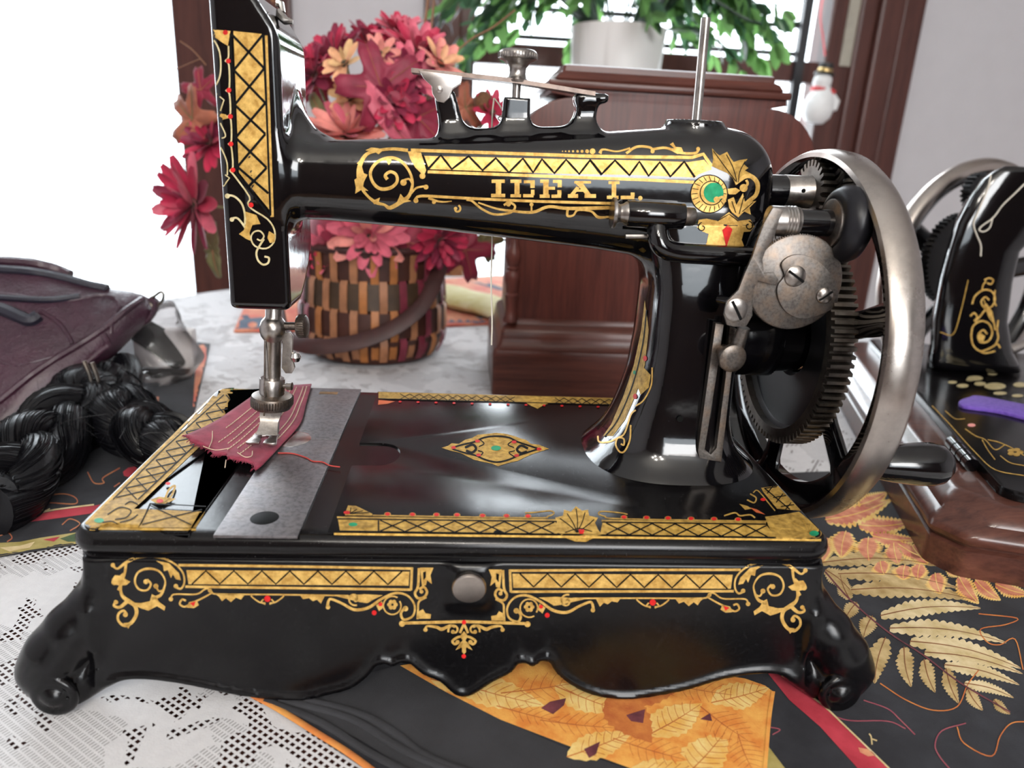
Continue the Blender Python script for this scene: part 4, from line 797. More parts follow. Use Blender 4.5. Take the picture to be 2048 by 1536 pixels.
# right corner and right edge
D.poly([(1548, 1076), (1536, 1050), (1530, 1034), (1560, 1030), (1598, 1024), (1618, 1040), (1642, 1064), (1640, 1074), (1600, 1078)], .014, 5); D.poly([(1552, 1066), (1536, 1050), (1546, 1048), (1562, 1070)], .024, 0)
for i in range(6): a = math.radians(195+i*28); D.stroke([(1618, 1066), (1618+34*math.cos(a), 1066+24*math.sin(a)), (1618+58*math.cos(a), 1066+30*math.sin(a))], 2.4, .026, 0)
D.dot(1628, 1068, 15, 8.5, .026, 5); D.dot(1628, 1068, 9.5, 5.5, .036, 3)
D.poly([(1554, 1018), (1526, 984), (1522, 976), (1556, 972), (1602, 1022)], .014, 5)
D.stroke([(1530, 978), (1580, 1020)], 2.2, .026, 1, smooth=False)
for a in ((1528, 978), (1546, 996), (1562, 1014)): D.stroke([a, (a[0]+26, a[1]-4)], 2.0, .026, 1, smooth=False); D.stroke([(a[0]+6, a[1]+10), (a[0]+20, a[1]-8)], 2.0, .026, 1, smooth=False)
D.stroke([(1506, 986), (1516, 982), (1540, 1010), (1550, 1022)], 2.4, .014, 5); D.dot(1526, 1000, 5.5, 3.2, .03, 2); D.poly([(1478, 1008), (1494, 1012), (1504, 1018), (1490, 1020), (1484, 1014)], .014, 5); D.poly([(1500, 1016), (1514, 1020), (1530, 1030), (1512, 1026)], .03, 6)
D.stroke([(1494, 1000), (1508, 1006), (1512, 996), (1500, 988)], 3, .014, 5); D.stroke([(1448, 1032), (1470, 1026), (1480, 1032), (1500, 1030), (1510, 1036)], 3, .014, 5)
# back edge
bt = lambda x: 784+.0262*(x-757); bb = lambda x: 798+.0262*(x-757)
D.poly([(757, bt(757)), (1238, bt(1238)), (1238, bb(1238)), (757, bb(757))], .014, 5); lattice(800, 1030, 12, bt, bb, 1.4); lattice(1110, 1236, 7, bt, bb, 1.4); D.stroke([(757, bb(757)), (1238, bb(1238))], 1.6, .03, 1, smooth=False)
D.poly([(757, 800), (790, 803), (775, 808), (756, 810)], .014, 6); D.poly([(1040, 792), (1110, 796), (1100, 806), (1085, 812), (1075, 818), (1062, 812), (1052, 806)], .02, 0)
for i in range(12): D.dot(800+36*i, 804+.026*36*i, 3.2, 1.8, .03, 2)
# centre medallion
D.poly([(883, 896), (896, 892), (903, 887), (918, 888), (930, 880), (945, 876), (955, 870), (975, 868), (992, 866), (1012, 868), (1030, 873), (1040, 877), (1052, 880), (1062, 888), (1078, 890), (1098, 898), (1082, 903), (1066, 908), (1052, 914), (1036, 922), (1018, 926), (1004, 930), (996, 933), (984, 928), (965, 924), (948, 920), (934, 913), (920, 906), (902, 902)], .014, 0)
for P_ in ([(905, 896), (925, 890), (950, 884), (968, 876), (992, 873), (1018, 876), (1034, 884), (1058, 892), (1076, 898)], [(905, 899), (928, 906), (952, 912), (970, 920), (994, 925), (1018, 920), (1036, 912), (1060, 904), (1076, 899)]): D.stroke(P_, 3.4, .026, 1)
for P_ in ([(930, 896), (945, 890), (952, 898), (944, 906), (932, 902)], [(1056, 898), (1042, 892), (1034, 900), (1042, 907), (1054, 904)]): D.stroke(P_, 5, .026, 1)
for P_ in ([(960, 880), (968, 888), (958, 894)], [(1026, 882), (1016, 890), (1028, 896)], [(958, 914), (966, 906), (956, 902)], [(1028, 914), (1018, 906), (1030, 902)]): D.stroke(P_, 2.2, .026, 1)
D.dot(992, 897, 10, 5, .03, 3, 18)
for x, y in ((907, 896), (1078, 899), (955, 883), (1028, 885), (957, 911), (1033, 912)): D.dot(x, y, 5, 3, .032, 2)
# left plate
D.poly([(170, 1046), (430, 785), (446, 778), (526, 779), (520, 790), (498, 800), (288, 1000), (268, 1018), (410, 1024), (392, 1056), (200, 1056), (176, 1056)], .014, 5)
D.stroke([(172, 1048), (432, 786)], 4, .02, 0, smooth=False); D.stroke([(180, 1058), (392, 1060)], 4.5, .02, 0, smooth=False); D.stroke([(288, 998), (382, 908), (500, 798)], 3.4, .026, 0, smooth=False); D.stroke([(276, 1000), (370, 910), (490, 796)], 2.4, .03, 1, smooth=False); D.stroke([(226, 1000), (330, 896), (448, 790)], 2.0, .03, 1, smooth=False)
for i in range(11):
    u = i/11; v = (i+1)/11; A = lambda t_: (232+(452-232)*t_, 996+(790-996)*t_); B = lambda t_: (274+(492-274)*t_, 1000+(796-1000)*t_)
    D.stroke([A(u), B(v)], 2.2, .03, 1, smooth=False); D.stroke([B(u), A(v)], 2.2, .03, 1, smooth=False)
D.stroke([(290, 1032), (300, 1008), (412, 1014)], 2.2, .03, 1, smooth=False); D.stroke([(284, 1050), (404, 1020)], 2.2, .03, 1, smooth=False); D.stroke([(300, 1012), (390, 1054)], 2.2, .03, 1, smooth=False); D.stroke([(278, 1056), (302, 1008)], 2.6, .03, 1, smooth=False)
for P_ in ([(215, 1030), (240, 1016), (262, 1022), (252, 1036), (230, 1040)], [(240, 1046), (262, 1040), (276, 1030)], [(205, 1046), (224, 1044), (240, 1052)], [(250, 1010), (262, 1004), (276, 1010)]): D.stroke(P_, 2.4, .03, 1)
D.dot(198, 1042, 10, 5, .03, 3); D.dot(468, 779, 7, 2.6, .03, 3)
D.stroke([(330, 998), (338, 980), (350, 972), (344, 990), (330, 1006), (318, 1004)], 4, .014, 0); D.dot(320, 1003, 7, 4, .03, 2); D.dot(336, 968, 5, 3, .03, 2); D.poly([(300, 1000), (318, 994), (352, 998), (340, 1004), (318, 1010)], .014, 0)
D.obj('gilt_bed_decoration', DMB, SM)
# ------------------------------------------------------------------ scrap of cloth under the presser foot
def patch(E0, E1, n=22, m=12):
    """grid between two edge curves (px on the bed), rows from E0 to E1"""
    A = [at(x, y, Z=8.62) for x, y in smoothpath(E0, 8)]; B = [at(x, y, Z=8.62) for x, y in smoothpath(E1, 8)]
    pick = lambda L, t: np.array([np.interp(t*(len(L)-1), range(len(L)), [p[k] for p in L]) for k in range(3)])
    return lambda u, v: pick(A, u)*(1-v)+pick(B, u)*v
Pf = patch([(367, 888), (440, 838), (495, 800), (528, 776)], [(518, 940), (560, 893), (600, 848), (612, 808), (623, 769)])
def scrap(u, v):
    p = Pf(u, v).copy(); c = .28*max(0, 1-u*3.2)*(1-v)**1.5+.16*max(0, 1-u*5)
    c *= .6+.4*math.sin(v*9+1); p[2] += c+.05*math.sin(v*7+u*3)*max(0, .4-u)
    if u < .03: p[0] += .10*math.sin(v*37)+.06*math.sin(v*81); p[1] += .16*math.sin(v*23+1)
    return p
SC = thing('fabric_scrap', 'small maroon fabric scrap with stitched rows under the presser foot', 'fabric scrap', tuple(scrap(.4, .5)-np.array([0, 0, .1])))
n, m = 26, 18; g = Geo(); T = [scrap(i/n, j/m)+np.array([0, 0, .06]) for i in range(n+1) for j in range(m+1)]; Bm = [p-np.array([0, 0, .1]) for p in T]; K = (n+1)*(m+1); ix = lambda i, j: i*(m+1)+j
F = [(ix(i, j), ix(i+1, j), ix(i+1, j+1), ix(i, j+1)) for i in range(n) for j in range(m)]; F += [tuple(K+k for k in f[::-1]) for f in F]
bd = [ix(0, j) for j in range(m+1)]+[ix(i, m) for i in range(1, n+1)]+[ix(n, j) for j in range(m-1, -1, -1)]+[ix(i, 0) for i in range(n-1, 0, -1)]
F += [(bd[k], bd[(k+1) % len(bd)], K+bd[(k+1) % len(bd)], K+bd[k]) for k in range(len(bd))]
g.add(T+Bm, F); g.obj('cloth', 'cloth_maroon', SC, angle=0)
for v0, u0 in ((.22, .25), (.34, .1), (.44, .12), (.52, .06), (.60, .1), (.70, .05), (.84, .3), (.91, .3)):
    g = Geo(); k = 34
    for i in range(k):
        a = u0+(.97-u0)*i/k; b = a+(.97-u0)/k*.62; vv = v0+.01*math.sin(a*9)
        g.tube([scrap(a, vv)+(0, 0, .08), scrap((a+b)/2, vv)+(0, 0, .10), scrap(b, vv)+(0, 0, .08)], .034, 4)
    g.obj('stitch_row', 'thread_tan', SC)
for q in ([(425, 862), (424, 880), (418, 895)], [(400, 890), (430, 900), (460, 896)], [(475, 905), (490, 914), (503, 912), (505, 902)], [(452, 920), (450, 935)]):
    Geo().tube(smoothpath([at(x, y, Z=8.85) for x, y in q], 5), .025, 4).obj('loose_end', 'thread_tan', SC)
gf = Geo()
for i in range(150):
    v = random.random(); p = scrap(0, v)+(0, 0, .02); q = p+np.array([random.uniform(-.1, .12), -random.uniform(.05, .3), random.uniform(-.08, .05)])
    gf.tube([p, (p+q)/2+np.array([random.uniform(-.05, .05), 0, .03]), q], [.025, .02, .008], 3)
fr_ = gf.obj('frayed_edge', 'cloth_maroon', SC); fr_['kind'] = 'stuff'
tag(Geo().tube(smoothpath([at(x, y, Z=8.56) for x, y in ((556, 906), (585, 907), (612, 915), (625, 922), (645, 924), (660, 931), (680, 934))], 6), .035, 5).obj('loose_thread', 'thread_red'), 'short red thread lying across the steel slide plate', 'thread')

# ------------------------------------------------------------------ cloths on the table
def tpoly(pts, z=0.): return [tuple(at(x, y, Z=z)[:2]) for x, y in pts]
def leafprint(D, x, y, L, W, ang, mi, vm, off, ser=7, sq=.62):
    ca, sa = math.cos(ang), math.sin(ang); P = []
    R = lambda a, b: (x+a*ca-b*sa, y+(a*sa+b*ca)*sq)
    k = ser*2
    for s_ in (1, -1):
        for i in range(k+1):
            t_ = i/k if s_ == 1 else 1-i/k
            wv = W*math.sin(math.pi*t_**.8)*(1 if i % 2 else .86)
            P.append(R((t_-.5)*L, s_*wv))
    D.poly(P, off, mi, step=40)
    D.stroke([R(-.5*L, 0), R(0, W*.06), R(.46*L, 0)], [2.4, 1.8, 1], off+.006, vm)
    for i in range(2, 8):
        t_ = i/9
        for s_ in (1, -1):
            w_ = W*math.sin(math.pi*t_**.8)*.8; D.stroke([R((t_-.5)*L, 0), R((t_-.5+.06)*L, s_*w_*.55), R((t_-.5+.13)*L, s_*w_)], 1.1, off+.006, vm)
def pinna(D, p0, p1, w, mi, vm, off=.012, lobes=9, bend=.06):
    p0, p1 = np.array(p0, float), np.array(p1, float); d = p1-p0; L = np.linalg.norm(d); t = d/L; nn = np.array([-t[1], t[0]])
    mid = lambda u: p0+d*u+nn*L*bend*math.sin(math.pi*u); P = []
    k = lobes*4
    for s_ in (1, -1):
        for i in range(k+1):
            u = i/k if s_ == 1 else 1-i/k
            env = min(1, .35+u*2.5)*(1-u**2.2)+.06
            lob = .72+.28*abs(math.sin(math.pi*u*lobes))
            P.append(mid(max(0, u-.02*s_*0))+nn*s_*w*.5*env*lob+t*w*.12*env)
    D.poly(P, off, mi, step=30); D.stroke([mid(i/6) for i in range(7)], [2.2, 1.6, 1], off+.012, vm)
# left placemat
PM = thing('placemat', 'black autumn placemat with red band under the purse', 'placemat', (-20, 25, 0))
gA = Geo().prism(tpoly([(-260, 1170), (0, 1112), (160, 1086), (300, 1050), (385, 840), (420, 688), (300, 672), (-160, 700)]), -.1, .06, 'z', .03); gA.obj('backing', 'cloth_black', PM)
D = Decal([gA])
D.poly([(-160, 1050), (0, 1032), (60, 1032), (120, 1020), (190, 1011), (260, 1000), (258, 1014), (190, 1026), (120, 1036), (60, 1044), (0, 1046), (-160, 1066)], .012, 0); D.stroke([(0, 1034), (60, 1030), (110, 1020), (188, 1010)], 3, .03, 3)
D.poly([(-160, 1112), (0, 1086), (40, 1084), (80, 1076), (160, 1064), (200, 1056), (206, 1070), (160, 1086), (60, 1100), (0, 1112), (-160, 1136)], .014, 1); D.poly([(86, 1080), (120, 1074), (108, 1084)], .03, 0); D.poly([(0, 1096), (40, 1092), (70, 1084), (60, 1096), (20, 1104)], .03, 3); D.poly([(120, 1078), (156, 1066), (158, 1084), (136, 1084)], .03, 5)
D.poly([(394, 692), (420, 686), (408, 835), (384, 842)], .014, 2); D.poly([(292, 794), (318, 794), (314, 828), (288, 828)], .014, 2)
D.poly([(58, 958), (75, 946), (95, 942), (118, 951), (108, 960), (85, 962)], .014, 2); D.poly([(112, 882), (130, 878), (160, 884), (168, 898), (130, 902), (112, 892)], .014, 2); D.poly([(246, 944), (256, 936), (276, 932), (280, 944), (262, 956), (248, 952)], .014, 0)
for P_ in ([(0, 1014), (60, 1000), (120, 988), (150, 995), (150, 1008), (100, 1006), (70, 1010), (66, 1022)], [(130, 925), (160, 918), (168, 914)], [(175, 944), (188, 966), (208, 966), (206, 956), (240, 936)], [(124, 1050), (140, 1038), (160, 1048), (140, 1062)], [(0, 1072), (16, 1066), (24, 1076), (14, 1084)], [(240, 966), (228, 974)]): D.stroke(P_, 2.4, .014, 4)
for P_ in ([(76, 1018), (90, 1022), (100, 1018)], [(30, 1030), (38, 1020), (44, 1028)]): D.stroke(P_, 2.4, .032, 3)
D.obj('printed_pattern', ['cloth_red', 'cloth_olive', 'cloth_coral', 'print_cream', 'print_vine', 'cloth_green'], PM)
# front cloth: bands of black, leaf print and red, black field with ferns
RN = thing('table_runner', 'black table runner with fern print and orange leaf border under the machine', 'table runner', (33, 2, 0))
gB = Geo().prism(tpoly([(505, 1392), (560, 1425), (640, 1475), (780, 1570), (900, 1640), (2300, 1680), (2420, 1300), (2200, 1080), (1980, 985), (1760, 940), (1480, 950), (900, 1200)]), -.1, .06, 'z', .03); gB.obj('backing', 'cloth_black', RN)
D = Decal([gB])
D.poly([(540, 1400), (800, 1330), (815, 1338), (980, 1430), (1120, 1492), (1260, 1540), (1320, 1580), (1000, 1640), (880, 1580), (720, 1480), (600, 1425)], .02, 0, step=60)
band = D.obj('black_band', ['cloth_band'], RN)
gbd = D.g
Geo().tube(smoothpath([np.append(p, .12) for p in tpoly([(505, 1394), (560, 1424), (640, 1474), (700, 1512), (780, 1572)])], 5), .16, 8, flat=.5).obj('orange_piping', 'cloth_orange', RN)
for q in ([(560, 1402), (700, 1440), (800, 1500), (900, 1545), (960, 1575)], [(530, 1405), (640, 1448), (740, 1510), (840, 1560)], [(590, 1398), (720, 1432), (790, 1470), (860, 1520), (1000, 1570)]):
    Geo().tube(smoothpath([np.append(p, .1) for p in tpoly(q)], 6), .17, 8, flat=.8).obj('pleat', 'cloth_band', RN)
D = Decal([gB])
panel = [(800, 1332), (890, 1384), (1000, 1440), (1140, 1494), (1290, 1548), (1400, 1600), (1520, 1600), (1530, 1536), (1538, 1440), (1546, 1384), (1530, 1372), (1490, 1358), (1440, 1350), (1000, 1300)]
D.poly(panel, .03, 0, step=60)
rs = random.Random(4)
for (x, y, L, W, a, mi) in ((1000, 1390, 200, 42, .35, 1), (1090, 1375, 190, 46, -.2, 2), (1180, 1400, 170, 40, .5, 1), (1300, 1385, 150, 38, -.3, 3), (1400, 1380, 150, 40, .25, 2), (1480, 1392, 130, 40, -.35, 1), (1260, 1440, 170, 44, 1.0, 3), (1350, 1440, 150, 44, -.7, 1), (1450, 1450, 150, 46, .8, 2), (1160, 1450, 170, 40, .15, 2), (1200, 1490, 160, 38, -.5, 1), (1300, 1500, 170, 44, .4, 2), (1410, 1510, 170, 48, -1.0, 1), (1490, 1505, 130, 40, 1.3, 2), (1060, 1430, 150, 30, .35, 2), (920, 1372, 130, 26, .3, 1), (1330, 1550, 160, 44, .1, 1)):
    leafprint(D, x, y, L*.95, W*1.05, a, mi, 3, .034+.006*rs.random(), 8, .7)
for P_ in ([(1082, 1418), (1100, 1405), (1132, 1398), (1128, 1412), (1106, 1430)], [(1252, 1432), (1290, 1420), (1286, 1448), (1262, 1444)], [(1168, 1500), (1200, 1485), (1192, 1510), (1178, 1518)], [(1400, 1440), (1420, 1428), (1424, 1444)]): D.poly(P_, .05, 5)
D.stroke([(1546, 1384), (1538, 1440), (1530, 1536), (1526, 1570)], 8, .052, 2)
D.obj('leaf_print_panel', ['print_orange', 'print_amber', 'print_orange', 'print_rust', 'print_brown', 'print_wine'], RN)
D = Decal([gB])
D.poly([(1530, 1340), (1563, 1352), (1600, 1378), (1640, 1407), (1691, 1454), (1778, 1538), (1830, 1590), (1760, 1590), (1716, 1538), (1640, 1454), (1578, 1400)], .02, 0, step=50); D.stroke([(1563, 1352), (1640, 1407), (1691, 1454), (1778, 1538), (1830, 1590)], 3.4, .034, 1)
D.poly([(1716, 1496), (1740, 1500), (1752, 1512), (1736, 1514), (1720, 1506)], .034, 3); D.poly([(1512, 1500), (1534, 1490), (1572, 1540), (1590, 1570), (1505, 1570)], .02, 2)
D.obj('red_band', ['cloth_red', 'print_cream', 'cloth_olive', 'print_pink'], RN)
FM = ['print_ochre', 'print_cream', 'print_pink', 'print_amber', 'print_brown', 'print_wine', 'print_magenta']
D = Decal([gB])
for p0, p1, w_ in (((1640, 1126), (1884, 1133), 22), ((1676, 1148), (1917, 1177), 26), ((1702, 1180), (1954, 1202), 30), ((1760, 1232), (1961, 1217), 28), ((1778, 1257), (2012, 1286), 28), ((1819, 1283), (2041, 1337), 30), ((1848, 1305), (2045, 1348), 22), ((1888, 1330), (2038, 1370), 22), ((1928, 1367), (2027, 1396), 18), ((1650, 1140), (1700, 1180), 26), ((1700, 1200), (1680, 1150), 24)):
    pinna(D, p0, p1, w_*1.4, 1 if p0[1] > 1230 else 0, 4, .014+.001*(p0[1] % 7), 15, -.05)
for p0, p1, w_ in (((1771, 1275), (1749, 1367), 44), ((1808, 1294), (1822, 1374), 36), ((1848, 1319), (1870, 1385), 32), ((1892, 1337), (1917, 1407), 30), ((1935, 1378), (1965, 1421), 26), ((1987, 1400), (2020, 1429), 20), ((1745, 1232), (1727, 1275), 36), ((1714, 1205), (1690, 1240), 30)): pinna(D, p0, p1, w_*1.1, 0, 4, .016, 10, .05)
D.stroke([(1650, 1144), (1702, 1202), (1775, 1264), (1848, 1312), (1921, 1367), (2020, 1425)], 3, .03, 5)
D.obj('fern_print', FM, RN); D = Decal([gB])
for p0, p1, w_ in (((1692, 1062), (1682, 1116), 42), ((1737, 1074), (1738, 1124), 42), ((1787, 1086), (1797, 1130), 38), ((1824, 1092), (1856, 1128), 28), ((1870, 1146), (1881, 1188), 32), ((1917, 1153), (1957, 1208), 28), ((1950, 1160), (2001, 1201), 24), ((1990, 1168), (2060, 1190), 22), ((1650, 1040), (1783, 1000), 34), ((1716, 1050), (1826, 1044), 30), ((1744, 1072), (1838, 1080), 24), ((1796, 1088), (1860, 1120), 24), ((1660, 1076), (1650, 1110), 30), ((1810, 1130), (1806, 1160), 34), ((1660, 1010), (1740, 975), 26), ((1720, 1010), (1775, 985), 24), ((1840, 1128), (1835, 1160), 30), ((1760, 1122), (1768, 1150), 30), ((1890, 1130), (1930, 1150), 22), ((2010, 1150), (2070, 1165), 20), ((1650, 1085), (1645, 1125), 30)): pinna(D, p0, p1, w_*1.55, 3, 3, .018+.001*(p0[0] % 7), 13, .05); pinna(D, p0, np.array(p0)+(np.array(p1)-np.array(p0))*.94, w_*1.05, 2, 3, .020+.001*(p0[0] % 7), 13, .05)
D.obj('fern_print', FM, RN); D = Decal([gB])
for P_, mi in (([(1727, 1401), (1775, 1418), (1800, 1440), (1830, 1470)], 6), ([(1665, 1432), (1702, 1442), (1775, 1443), (1811, 1458)], 6), ([(1760, 1367), (1811, 1400), (1866, 1421), (1914, 1414), (1935, 1370), (1957, 1341)], 3), ([(1932, 1447), (1884, 1462), (1870, 1491), (1880, 1515), (1899, 1538)], 6), ([(1914, 1454), (1928, 1487), (1983, 1513), (2000, 1473), (2023, 1447), (2060, 1444)], 3), ([(1957, 1228), (2034, 1237), (2010, 1250), (1961, 1259), (1975, 1285), (2000, 1290), (2030, 1279), (2046, 1340)], 3), ([(1540, 1455), (1560, 1460), (1545, 1470)], 6)): D.stroke(P_, 2.4, .02, mi); D.obj('vine_print', ['print_vine', 'print_vine', 'print_vine', 'print_rust', 'print_vine', 'print_vine', 'print_magenta'], RN); D = Decal([gB])
for P_ in ([(1744, 1490), (1742, 1474), (1738, 1468)], [(1742, 1478), (1754, 1482)]): D.stroke(P_, 3, .02, 1)
D.obj('sprig_print', FM, RN)
# far cloth behind the basket, with a rolled yellow one on it
FC = thing('table_cloth_strip', 'bright patterned cloth strip on the table behind the basket', 'cloth', (10, 90, 0))
gC = Geo().prism(tpoly([(468, 664), (700, 662), (1000, 648), (1200, 640), (1200, 560), (1000, 552), (880, 560), (700, 592), (490, 612)]), -.1, .25, 'z', .08); gC.obj('backing', 'cloth_coral', FC)
D = Decal([gC]); D.poly([(470, 632), (520, 628), (540, 655), (470, 658)], .03, 0); D.obj('printed_pattern', ['cloth_blue'], FC); D = Decal([gC]); D.poly([(880, 598), (905, 620), (945, 645), (880, 645)], .03, 0); D.poly([(940, 648), (950, 634), (1010, 632), (1010, 642)], .03, 0); D.poly([(930, 560), (1010, 584), (1010, 578), (960, 560)], .03, 0)
D.stroke([(470, 662), (880, 652), (945, 648)], 7, .04, 1, smooth=False); D.stroke([(945, 648), (1010, 642)], 7, .04, 2, smooth=False); D.poly([(900, 622), (960, 614), (1000, 622), (960, 632)], .03, 3)
D.obj('printed_pattern', ['cloth_blue', 'cloth_green', 'cloth_red', 'cloth_orange'], FC)
g = Geo(); a_, b_ = at(880, 586, Z=1.4), at(1060, 632, Z=1.4); nv = np.array([-.45, .9, 0])
rings = []
for i in range(9):
    c = a_+(b_-a_)*i/8+np.array([0, 0, .1*math.sin(i*2.)]); rings.append(superell(c, np.array([.35, .93, 0]), np.array([0, 0, 1.]), 5.0+.2*math.sin(i), 1.15, 2.6, 20))
g.loft(rings); tag(g.obj('rolled_cloth', 'cloth_yellow'), 'folded pale yellow cloth lying on the bright cloth strip', 'cloth')

# ------------------------------------------------------------------ purse
PU = thing('purse', 'dark purple leather purse with zippers at the left edge', 'purse', (-26, 40, 0))
def sec(x, yt, Yt, yb, Yb, th, n=2.3, k=36):
    T_, B_ = at(x, yt, Y=Yt), at(x, yb, Y=Yb); c = (T_+B_)/2; e = (T_-B_)/2; L = np.linalg.norm(e); e1 = e/L
    vw = CAM-c; nn = vw-e1*(vw@e1); nn /= np.linalg.norm(nn); return superell(c-nn*th*.35, e1, nn, L, th, n, k)
gp = Geo(); gp.loft([sec(*a) for a in ((-420, 505, 50, 1180, 27, 5.5), (-250, 500, 48, 1060, 28, 5.2), (-120, 503, 47, 985, 29.5, 5), (0, 515, 46, 888, 31, 4.6), (60, 521, 45.5, 842, 32.5, 4.3), (110, 537, 45, 795, 34, 4.0), (160, 558, 44.5, 748, 35.5, 3.5), (205, 575, 44, 708, 37, 3.0), (245, 580, 43.6, 672, 38.6, 2.3), (275, 584, 43.3, 650, 40, 1.7), (296, 590, 43.1, 636, 41, 1.1), (306, 600, 43, 622, 41.6, .5))])
gp.v = [tuple(np.array(p)+np.array(noise.noise_vector(Vector(p)*.22))*.45) for p in gp.v]; gp.v = [(p[0], p[1], max(.3, p[2])) for p in gp.v]
gp.obj('body', 'purse_leather', PU, angle=0)
DP = Decal([gp])
def onp(P, r, name, mat, off=.05, flat=1.0, n=8):
    H = [DP.hit(x, y, off) for x, y in smoothpath(P, 6)]; H = [np.array(h) for h in H if h is not None]
    if len(H) > 2: Geo().tube(H, r, n, flat=flat).obj(name, mat, PU)
onp([(-60, 520), (0, 524), (60, 528), (110, 540), (140, 552)], .5, 'top_flap', 'purse_leather', .1); onp([(-60, 530), (0, 540), (60, 545), (120, 556), (180, 572), (215, 579)], .46, 'zipper', 'zipper_tape')
onp([(-60, 608), (0, 618), (40, 634), (62, 642), (78, 632)], .6, 'zipper', 'zipper_tape'); onp([(0, 596), (60, 600), (110, 600), (160, 594)], .32, 'zipper', 'zipper_tape')
for P_, r in (([(-60, 590), (0, 588), (70, 596), (140, 600), (200, 590), (230, 596), (242, 615)], .22), ([(80, 622), (110, 640), (130, 662), (145, 688)], .22), ([(240, 612), (225, 640), (222, 668)], .2), ([(-60, 838), (0, 800), (60, 752), (110, 718), (160, 688), (210, 655), (250, 622), (285, 598)], .34), ([(-60, 905), (0, 868), (60, 825), (110, 783), (160, 738), (200, 704), (216, 690), (206, 668)], .3), ([(-40, 700), (20, 730), (60, 725), (110, 712)], .16), ([(150, 690), (170, 672), (190, 650)], .12)): onp(P_, r, 'seam', 'purse_leather', -.05)
Geo().tube(smoothpath([at(x, y, Y=41.5) for x, y in ((276, 648), (295, 640), (308, 622), (312, 606), (300, 596))], 5), [.5]*21, 10, flat=.6).obj('tab', 'purse_leather', PU)
g = Geo(); c = [at(x, y, Y=41.3) for x, y in ((300, 600), (312, 590), (322, 584), (327, 590), (324, 602), (312, 614), (304, 612))]; g.tube(smoothpath(c, 5, True)+[np.array(c[0])], .13, 8, cap=False); g.obj('strap_ring', 'steel_dark', PU)
g = Geo(); g.tube(smoothpath([at(x, y, Y=31.5) for x, y in ((168, 722), (178, 745), (190, 785), (200, 790), (196, 760), (184, 725))], 5), .24, 8, flat=.7); g.obj('strap_hook', 'steel_dark', PU)

# ------------------------------------------------------------------ braid of black hair
HB = thing('hair_braid', 'braided black hair lying on the placemat below the purse', 'hair', (-13, 26, 0))
def braid(path, rad, a, cyc, ph=0, taper=.15):
    P = smoothpath([np.array(p, float) for p in path], 14); k = len(P)
    for s_ in range(3):
        Q = []; R = []
        for i, p in enumerate(P):
            t = P[min(i+1, k-1)]-P[max(i-1, 0)]; t /= np.linalg.norm(t); side = np.cross(t, (0, 0, 1)); side /= np.linalg.norm(side)
            u = i/(k-1); w_ = 2*math.pi*(cyc*u+s_/3)+ph; Q.append(p+side*a*math.sin(w_)+np.array([0, 0, a*.45*math.sin(2*w_)])); R.append(rad*(1-taper*u)*(.9+.15*math.cos(w_)))
        Geo().tube(Q, R, 16).obj('lock', 'hair', HB)
        g = Geo(); rr = random.Random(s_+int(ph*10))
        for f_ in range(330):
            an = rr.uniform(0, 2*math.pi); i0 = rr.randint(0, max(0, k-12)); i1 = min(k-1, i0+rr.randint(8, 26)); V = []
            for i in range(i0, i1+1):
                t = Q[min(i+1, k-1)]-Q[max(i-1, 0)]; t /= np.linalg.norm(t); n1 = np.cross(t, (0, 0, 1)); n1 /= np.linalg.norm(n1)+1e-9; n2 = np.cross(n1, t)
                lift = 1.03+.10*abs((i-i0)/(i1-i0)-.5)*2*rr.random(); aa = an+.6*math.sin(i*.25)
                V.append(Q[i]+R[i]*lift*(math.cos(aa)*n1+math.sin(aa)*n2))
            g.tube(V, .03, 3, cap=False)
        o = g.obj('hair_fibres', 'hair', HB); o['kind'] = 'stuff'
W_ = lambda x, y, z: at(x, y, Z=z)
braid([W_(215, 745, 2.6), W_(195, 775, 2.6), W_(165, 815, 2.5), W_(110, 860, 2.3), W_(50, 925, 2.1), W_(-40, 1010, 1.9)], 1.9, 1.5, 1.6)
braid([W_(200, 775, 2.4), W_(228, 808, 2.3), W_(265, 850, 2.2), W_(320, 880, 2.0), W_(375, 905, 1.5)], 1.75, 1.35, 1.5, 1.1)
g = Geo(); rr = random.Random(3)
for i in range(46):
    p = W_(rr.uniform(60, 300), rr.uniform(760, 900), 3.0); d = np.array([rr.uniform(-1, 1), rr.uniform(-.4, 1), rr.uniform(.1, .6)])*rr.uniform(1.2, 4.2); V = smoothpath([p, p+d*.5+np.array([0, 0, .5]), p+d+np.array([rr.uniform(-1, 1), rr.uniform(-1, 1), 0])], 5); g.tube(V, .012, 3, cap=False)
o = g.obj('stray_hairs', 'hair', HB); o['kind'] = 'stuff'

# ------------------------------------------------------------------ clear plastic bag with a dark thing in it
outl = smoothpath([(190, 745), (225, 672), (280, 622), (325, 606), (346, 624), (368, 664), (410, 708), (398, 735), (372, 778), (330, 802), (282, 812), (235, 795)], 5, True)
PB = thing('plastic_bag', 'clear plastic bag with dark contents beside the purse', 'plastic bag', (-14, 48, 0))
cx_, cy_ = 292, 712; kk = len(outl); g = Geo(); V = []; nr = 8; Yb = 47.5
for sgn in (-1, 1):
    for r_ in range(nr+1):
        t_ = r_/nr
        for x, y in outl:
            X_, Y_ = cx_+(x-cx_)*t_, cy_+(y-cy_)*t_; Yp = Yb+sgn*3.2*math.sqrt(max(0, 1-t_**2.4))+.0; 
            p = at(X_, Y_, Y=Yb); p = np.array([p[0], Yp+ (p[2]-3)*.35, max(.1, p[2])]); q = noise.noise_vector(Vector(p)*.35)+.5*Vector(noise.noise_vector(Vector(p)*.9)); V.append(p+np.array(q)*(.30 if t_ < .99 else .12))
        pass
N_ = (nr+1)*kk; F = []
